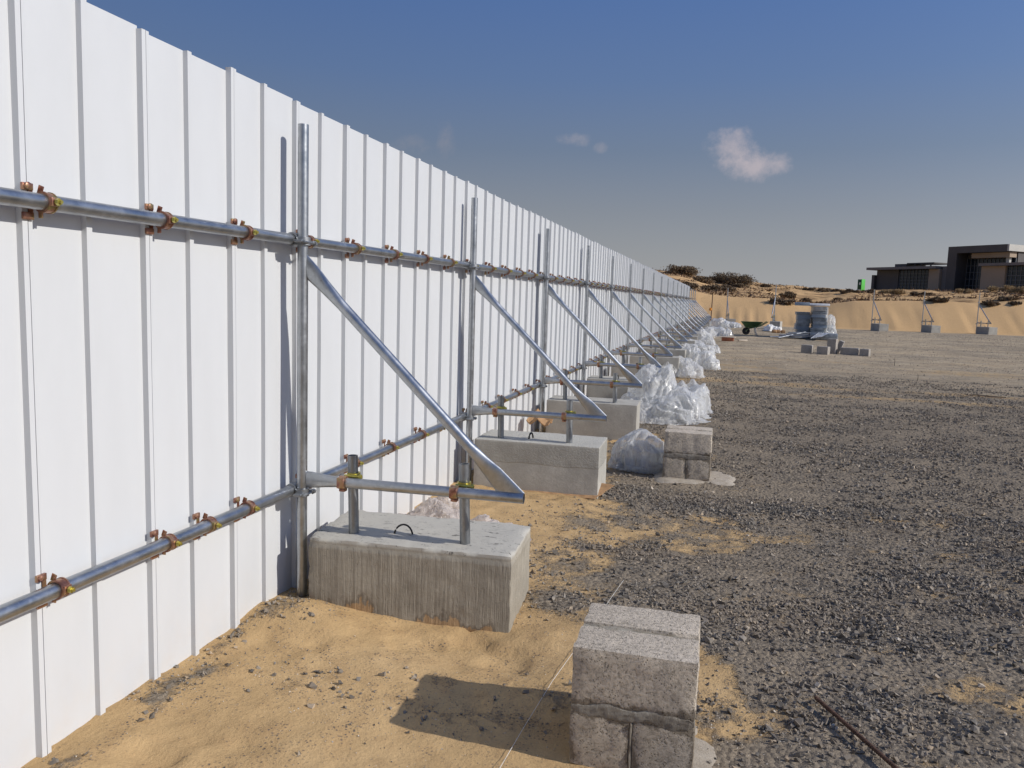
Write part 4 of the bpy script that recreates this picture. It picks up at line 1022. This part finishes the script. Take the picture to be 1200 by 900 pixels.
# sign tower on the dune
p = Vector((0, 0, CH)) + ray(1008, 344) * 92
zb = float(base_z(np.array([p.x]), np.array([p.y]))[0])
sg = empty('green_sign', (p.x, p.y, min(zb, p.z) - .2), R(-32)); tag(sg, 'small upright green sign box on the dune left of the building', 'sign')
zo = p.z - (min(zb, p.z) - .2)
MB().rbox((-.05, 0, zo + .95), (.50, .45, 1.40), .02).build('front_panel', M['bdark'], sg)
MB().rbox((.235, .05, zo + 1.0), (.06, .95, 1.35), .01).build('lit_side', M['bgreen'], sg)  # brighter green paints the sunlight on this side into its colour
MB().box((-.05, -.23, zo + .42), (.40, .02, .08)).box((-.02, -.23, zo + 1.15), (.16, .02, .28)).build('pale_mark', M['bwhite'], sg)
MB().box((-.05, 0, zo / 2), (.3, .3, zo + .5)).build('base', M['bdark'], sg)
MB().rbox((.02, -.5, zo + .02), (.22, .2, .22), .03).build('footing', M['bwhite'], sg)
for i, (px, py) in enumerate(((1018, 345), (1022, 344))):
    q = Vector((0, 0, CH)) + ray(px, py) * 80; zq = float(base_z(np.array([q.x]), np.array([q.y]))[0])
    vs, fs = block_mesh((.35, .3, max(.22, q.z - zq + .12)), 90 + i, amp=.02, rnd=.05, div=.1, big=.04); tag(mesh_obj('rubble_lump', vs, fs, M['bwhite'], None, 60, loc=(q.x, q.y, zq - .03)), 'pale lump on the dune between the green sign and the low wing', 'rubble', 'pale lumps on the dune')

# ------------------------------------------------------------------ light
SUN_EL, SUN_AZ = R(31.5), R(94.5)      # azimuth clockwise from +Y
sd = Vector((math.sin(SUN_AZ) * math.cos(SUN_EL), math.cos(SUN_AZ) * math.cos(SUN_EL), math.sin(SUN_EL)))
sl = bpy.data.lights.new('sun', 'SUN'); sl.energy = 4.0; sl.angle = R(.55); sl.color = (1.0, .955, .885)
so = bpy.data.objects.new('sun', sl); COL.objects.link(so); so.location = (20, -5, 20); so.rotation_euler = sd.to_track_quat('Z', 'Y').to_euler()

w = bpy.data.worlds.new('World'); sc.world = w; w.use_nodes = True; nt = w.node_tree; N = nt.nodes; Lk = nt.links
for n_ in list(N): N.remove(n_)
out = N.new('ShaderNodeOutputWorld'); bg = N.new('ShaderNodeBackground'); sky = N.new('ShaderNodeTexSky')
sky.sky_type = 'NISHITA'; sky.sun_disc = False; sky.sun_elevation = SUN_EL; sky.sun_rotation = SUN_AZ; sky.altitude = 0; sky.air_density = 1.2; sky.dust_density = 1.5; sky.ozone_density = 2.0
tc = N.new('ShaderNodeTexCoord'); sp = N.new('ShaderNodeSeparateXYZ'); Lk.new(tc.outputs['Generated'], sp.inputs[0])
# dusty horizon, deeper blue above
rp = N.new('ShaderNodeValToRGB'); Lk.new(sp.outputs['Z'], rp.inputs[0])
ST = [(0.0, (4.95, 5.0, 5.2)), (.05, (4.2, 4.35, 4.65)), (.11, (3.25, 3.6, 4.3)), (.18, (2.2, 2.9, 4.25)), (.26, (1.55, 2.55, 4.9)), (.36, (1.1, 2.2, 5.2)), (.8, (.75, 1.7, 4.7))]
while len(rp.color_ramp.elements) < len(ST): rp.color_ramp.elements.new(.5)
for e, (p_, c_) in zip(rp.color_ramp.elements, ST): e.position = p_; e.color = (*c_, 1)
mx = N.new('ShaderNodeMix'); mx.data_type = 'RGBA'; mx.inputs[0].default_value = .90
Lk.new(sky.outputs[0], mx.inputs[6]); Lk.new(rp.outputs[0], mx.inputs[7])
# brighter haze on the side of the sun, duller away from it
def mth(op, a_, b_):
    q_ = N.new('ShaderNodeMath'); q_.operation = op
    for i_, v_ in enumerate((a_, b_)):
        if isinstance(v_, (int, float)): q_.inputs[i_].default_value = v_
        else: Lk.new(v_, q_.inputs[i_])
    return q_.outputs[0]
xp_ = mth('MAXIMUM', sp.outputs['X'], 0.0)
glow = mth('ADD', mth('ADD', mth('MULTIPLY', sp.outputs['X'], .22), .96), mth('MULTIPLY', mth('MULTIPLY', xp_, xp_), .9))
sc_n = N.new('ShaderNodeVectorMath'); sc_n.operation = 'SCALE'; Lk.new(mx.outputs[2], sc_n.inputs[0]); Lk.new(mth('MAXIMUM', glow, .6), sc_n.inputs['Scale'])
cur = sc_n.outputs[0]
# a few small fair-weather clouds, fixed on the sky by direction
nz = N.new('ShaderNodeTexNoise'); nz.inputs['Scale'].default_value = 32; nz.inputs['Detail'].default_value = 7; nz.inputs['Roughness'].default_value = .62; Lk.new(tc.outputs['Generated'], nz.inputs['Vector'])
def cloud(px, py, wpx, hpx, dens, col):
    global cur
    c0 = ray(px, py).normalized(); ex = R2.copy(); ey = U2.copy()
    def dot(v, s):
        d_ = N.new('ShaderNodeVectorMath'); d_.operation = 'DOT_PRODUCT'; Lk.new(tc.outputs['Generated'], d_.inputs[0]); d_.inputs[1].default_value = v / s
        a_ = N.new('ShaderNodeMath'); a_.operation = 'SUBTRACT'; Lk.new(d_.outputs['Value'], a_.inputs[0]); a_.inputs[1].default_value = c0.dot(v) / s
        q_ = N.new('ShaderNodeMath'); q_.operation = 'POWER'; ab = N.new('ShaderNodeMath'); ab.operation = 'ABSOLUTE'; Lk.new(a_.outputs[0], ab.inputs[0]); Lk.new(ab.outputs[0], q_.inputs[0]); q_.inputs[1].default_value = 2; return q_.outputs[0]
    th = c0.cross(Vector((0, 0, 1))).normalized() * -1; tv = th.cross(c0) * -1
    if tv.z < 0: tv = -tv
    s_ = N.new('ShaderNodeMath'); s_.operation = 'ADD'; Lk.new(dot(th, wpx / F_PX), s_.inputs[0]); Lk.new(dot(tv, hpx / F_PX), s_.inputs[1])
    e_ = N.new('ShaderNodeMath'); e_.operation = 'MULTIPLY_ADD'; Lk.new(nz.outputs['Fac'], e_.inputs[0]); e_.inputs[1].default_value = 3.3; e_.inputs[2].default_value = -1.05
    f_ = N.new('ShaderNodeMath'); f_.operation = 'SUBTRACT'; Lk.new(e_.outputs[0], f_.inputs[0]); Lk.new(s_.outputs[0], f_.inputs[1])
    mr = N.new('ShaderNodeMapRange'); mr.interpolation_type = 'SMOOTHSTEP'; Lk.new(f_.outputs[0], mr.inputs[0]); mr.inputs[1].default_value = -.45; mr.inputs[2].default_value = 1.05; mr.inputs[3].default_value = 0; mr.inputs[4].default_value = dens
    m_ = N.new('ShaderNodeMix'); m_.data_type = 'RGBA'; Lk.new(mr.outputs[0], m_.inputs[0]); Lk.new(cur, m_.inputs[6]); m_.inputs[7].default_value = (*col, 1); cur = m_.outputs[2]
CC = (6.7, 5.9, 6.2)
cloud(856, 174, 27, 24, .62, CC); cloud(894, 192, 30, 18, .55, CC); cloud(872, 190, 34, 20, .45, CC); cloud(674, 163, 22, 8, .42, (5.2, 4.8, 5.2)); cloud(704, 172, 9, 7, .32, (5.2, 4.8, 5.2)); cloud(522, 168, 14, 26, .35, (4.0, 3.8, 4.2)); cloud(484, 170, 30, 13, .30, (4.0, 3.8, 4.2))
Lk.new(cur, bg.inputs['Color']); bg.inputs['Strength'].default_value = .08; Lk.new(bg.outputs[0], out.inputs['Surface'])

sc.view_settings.view_transform = 'Standard'; sc.view_settings.look = 'None'; sc.view_settings.exposure = 0.0; sc.view_settings.gamma = 1.0; sc.view_settings.use_curve_mapping = False
sc.cycles.max_bounces = 6; sc.cycles.transparent_max_bounces = 16; sc.cycles.use_denoising = True
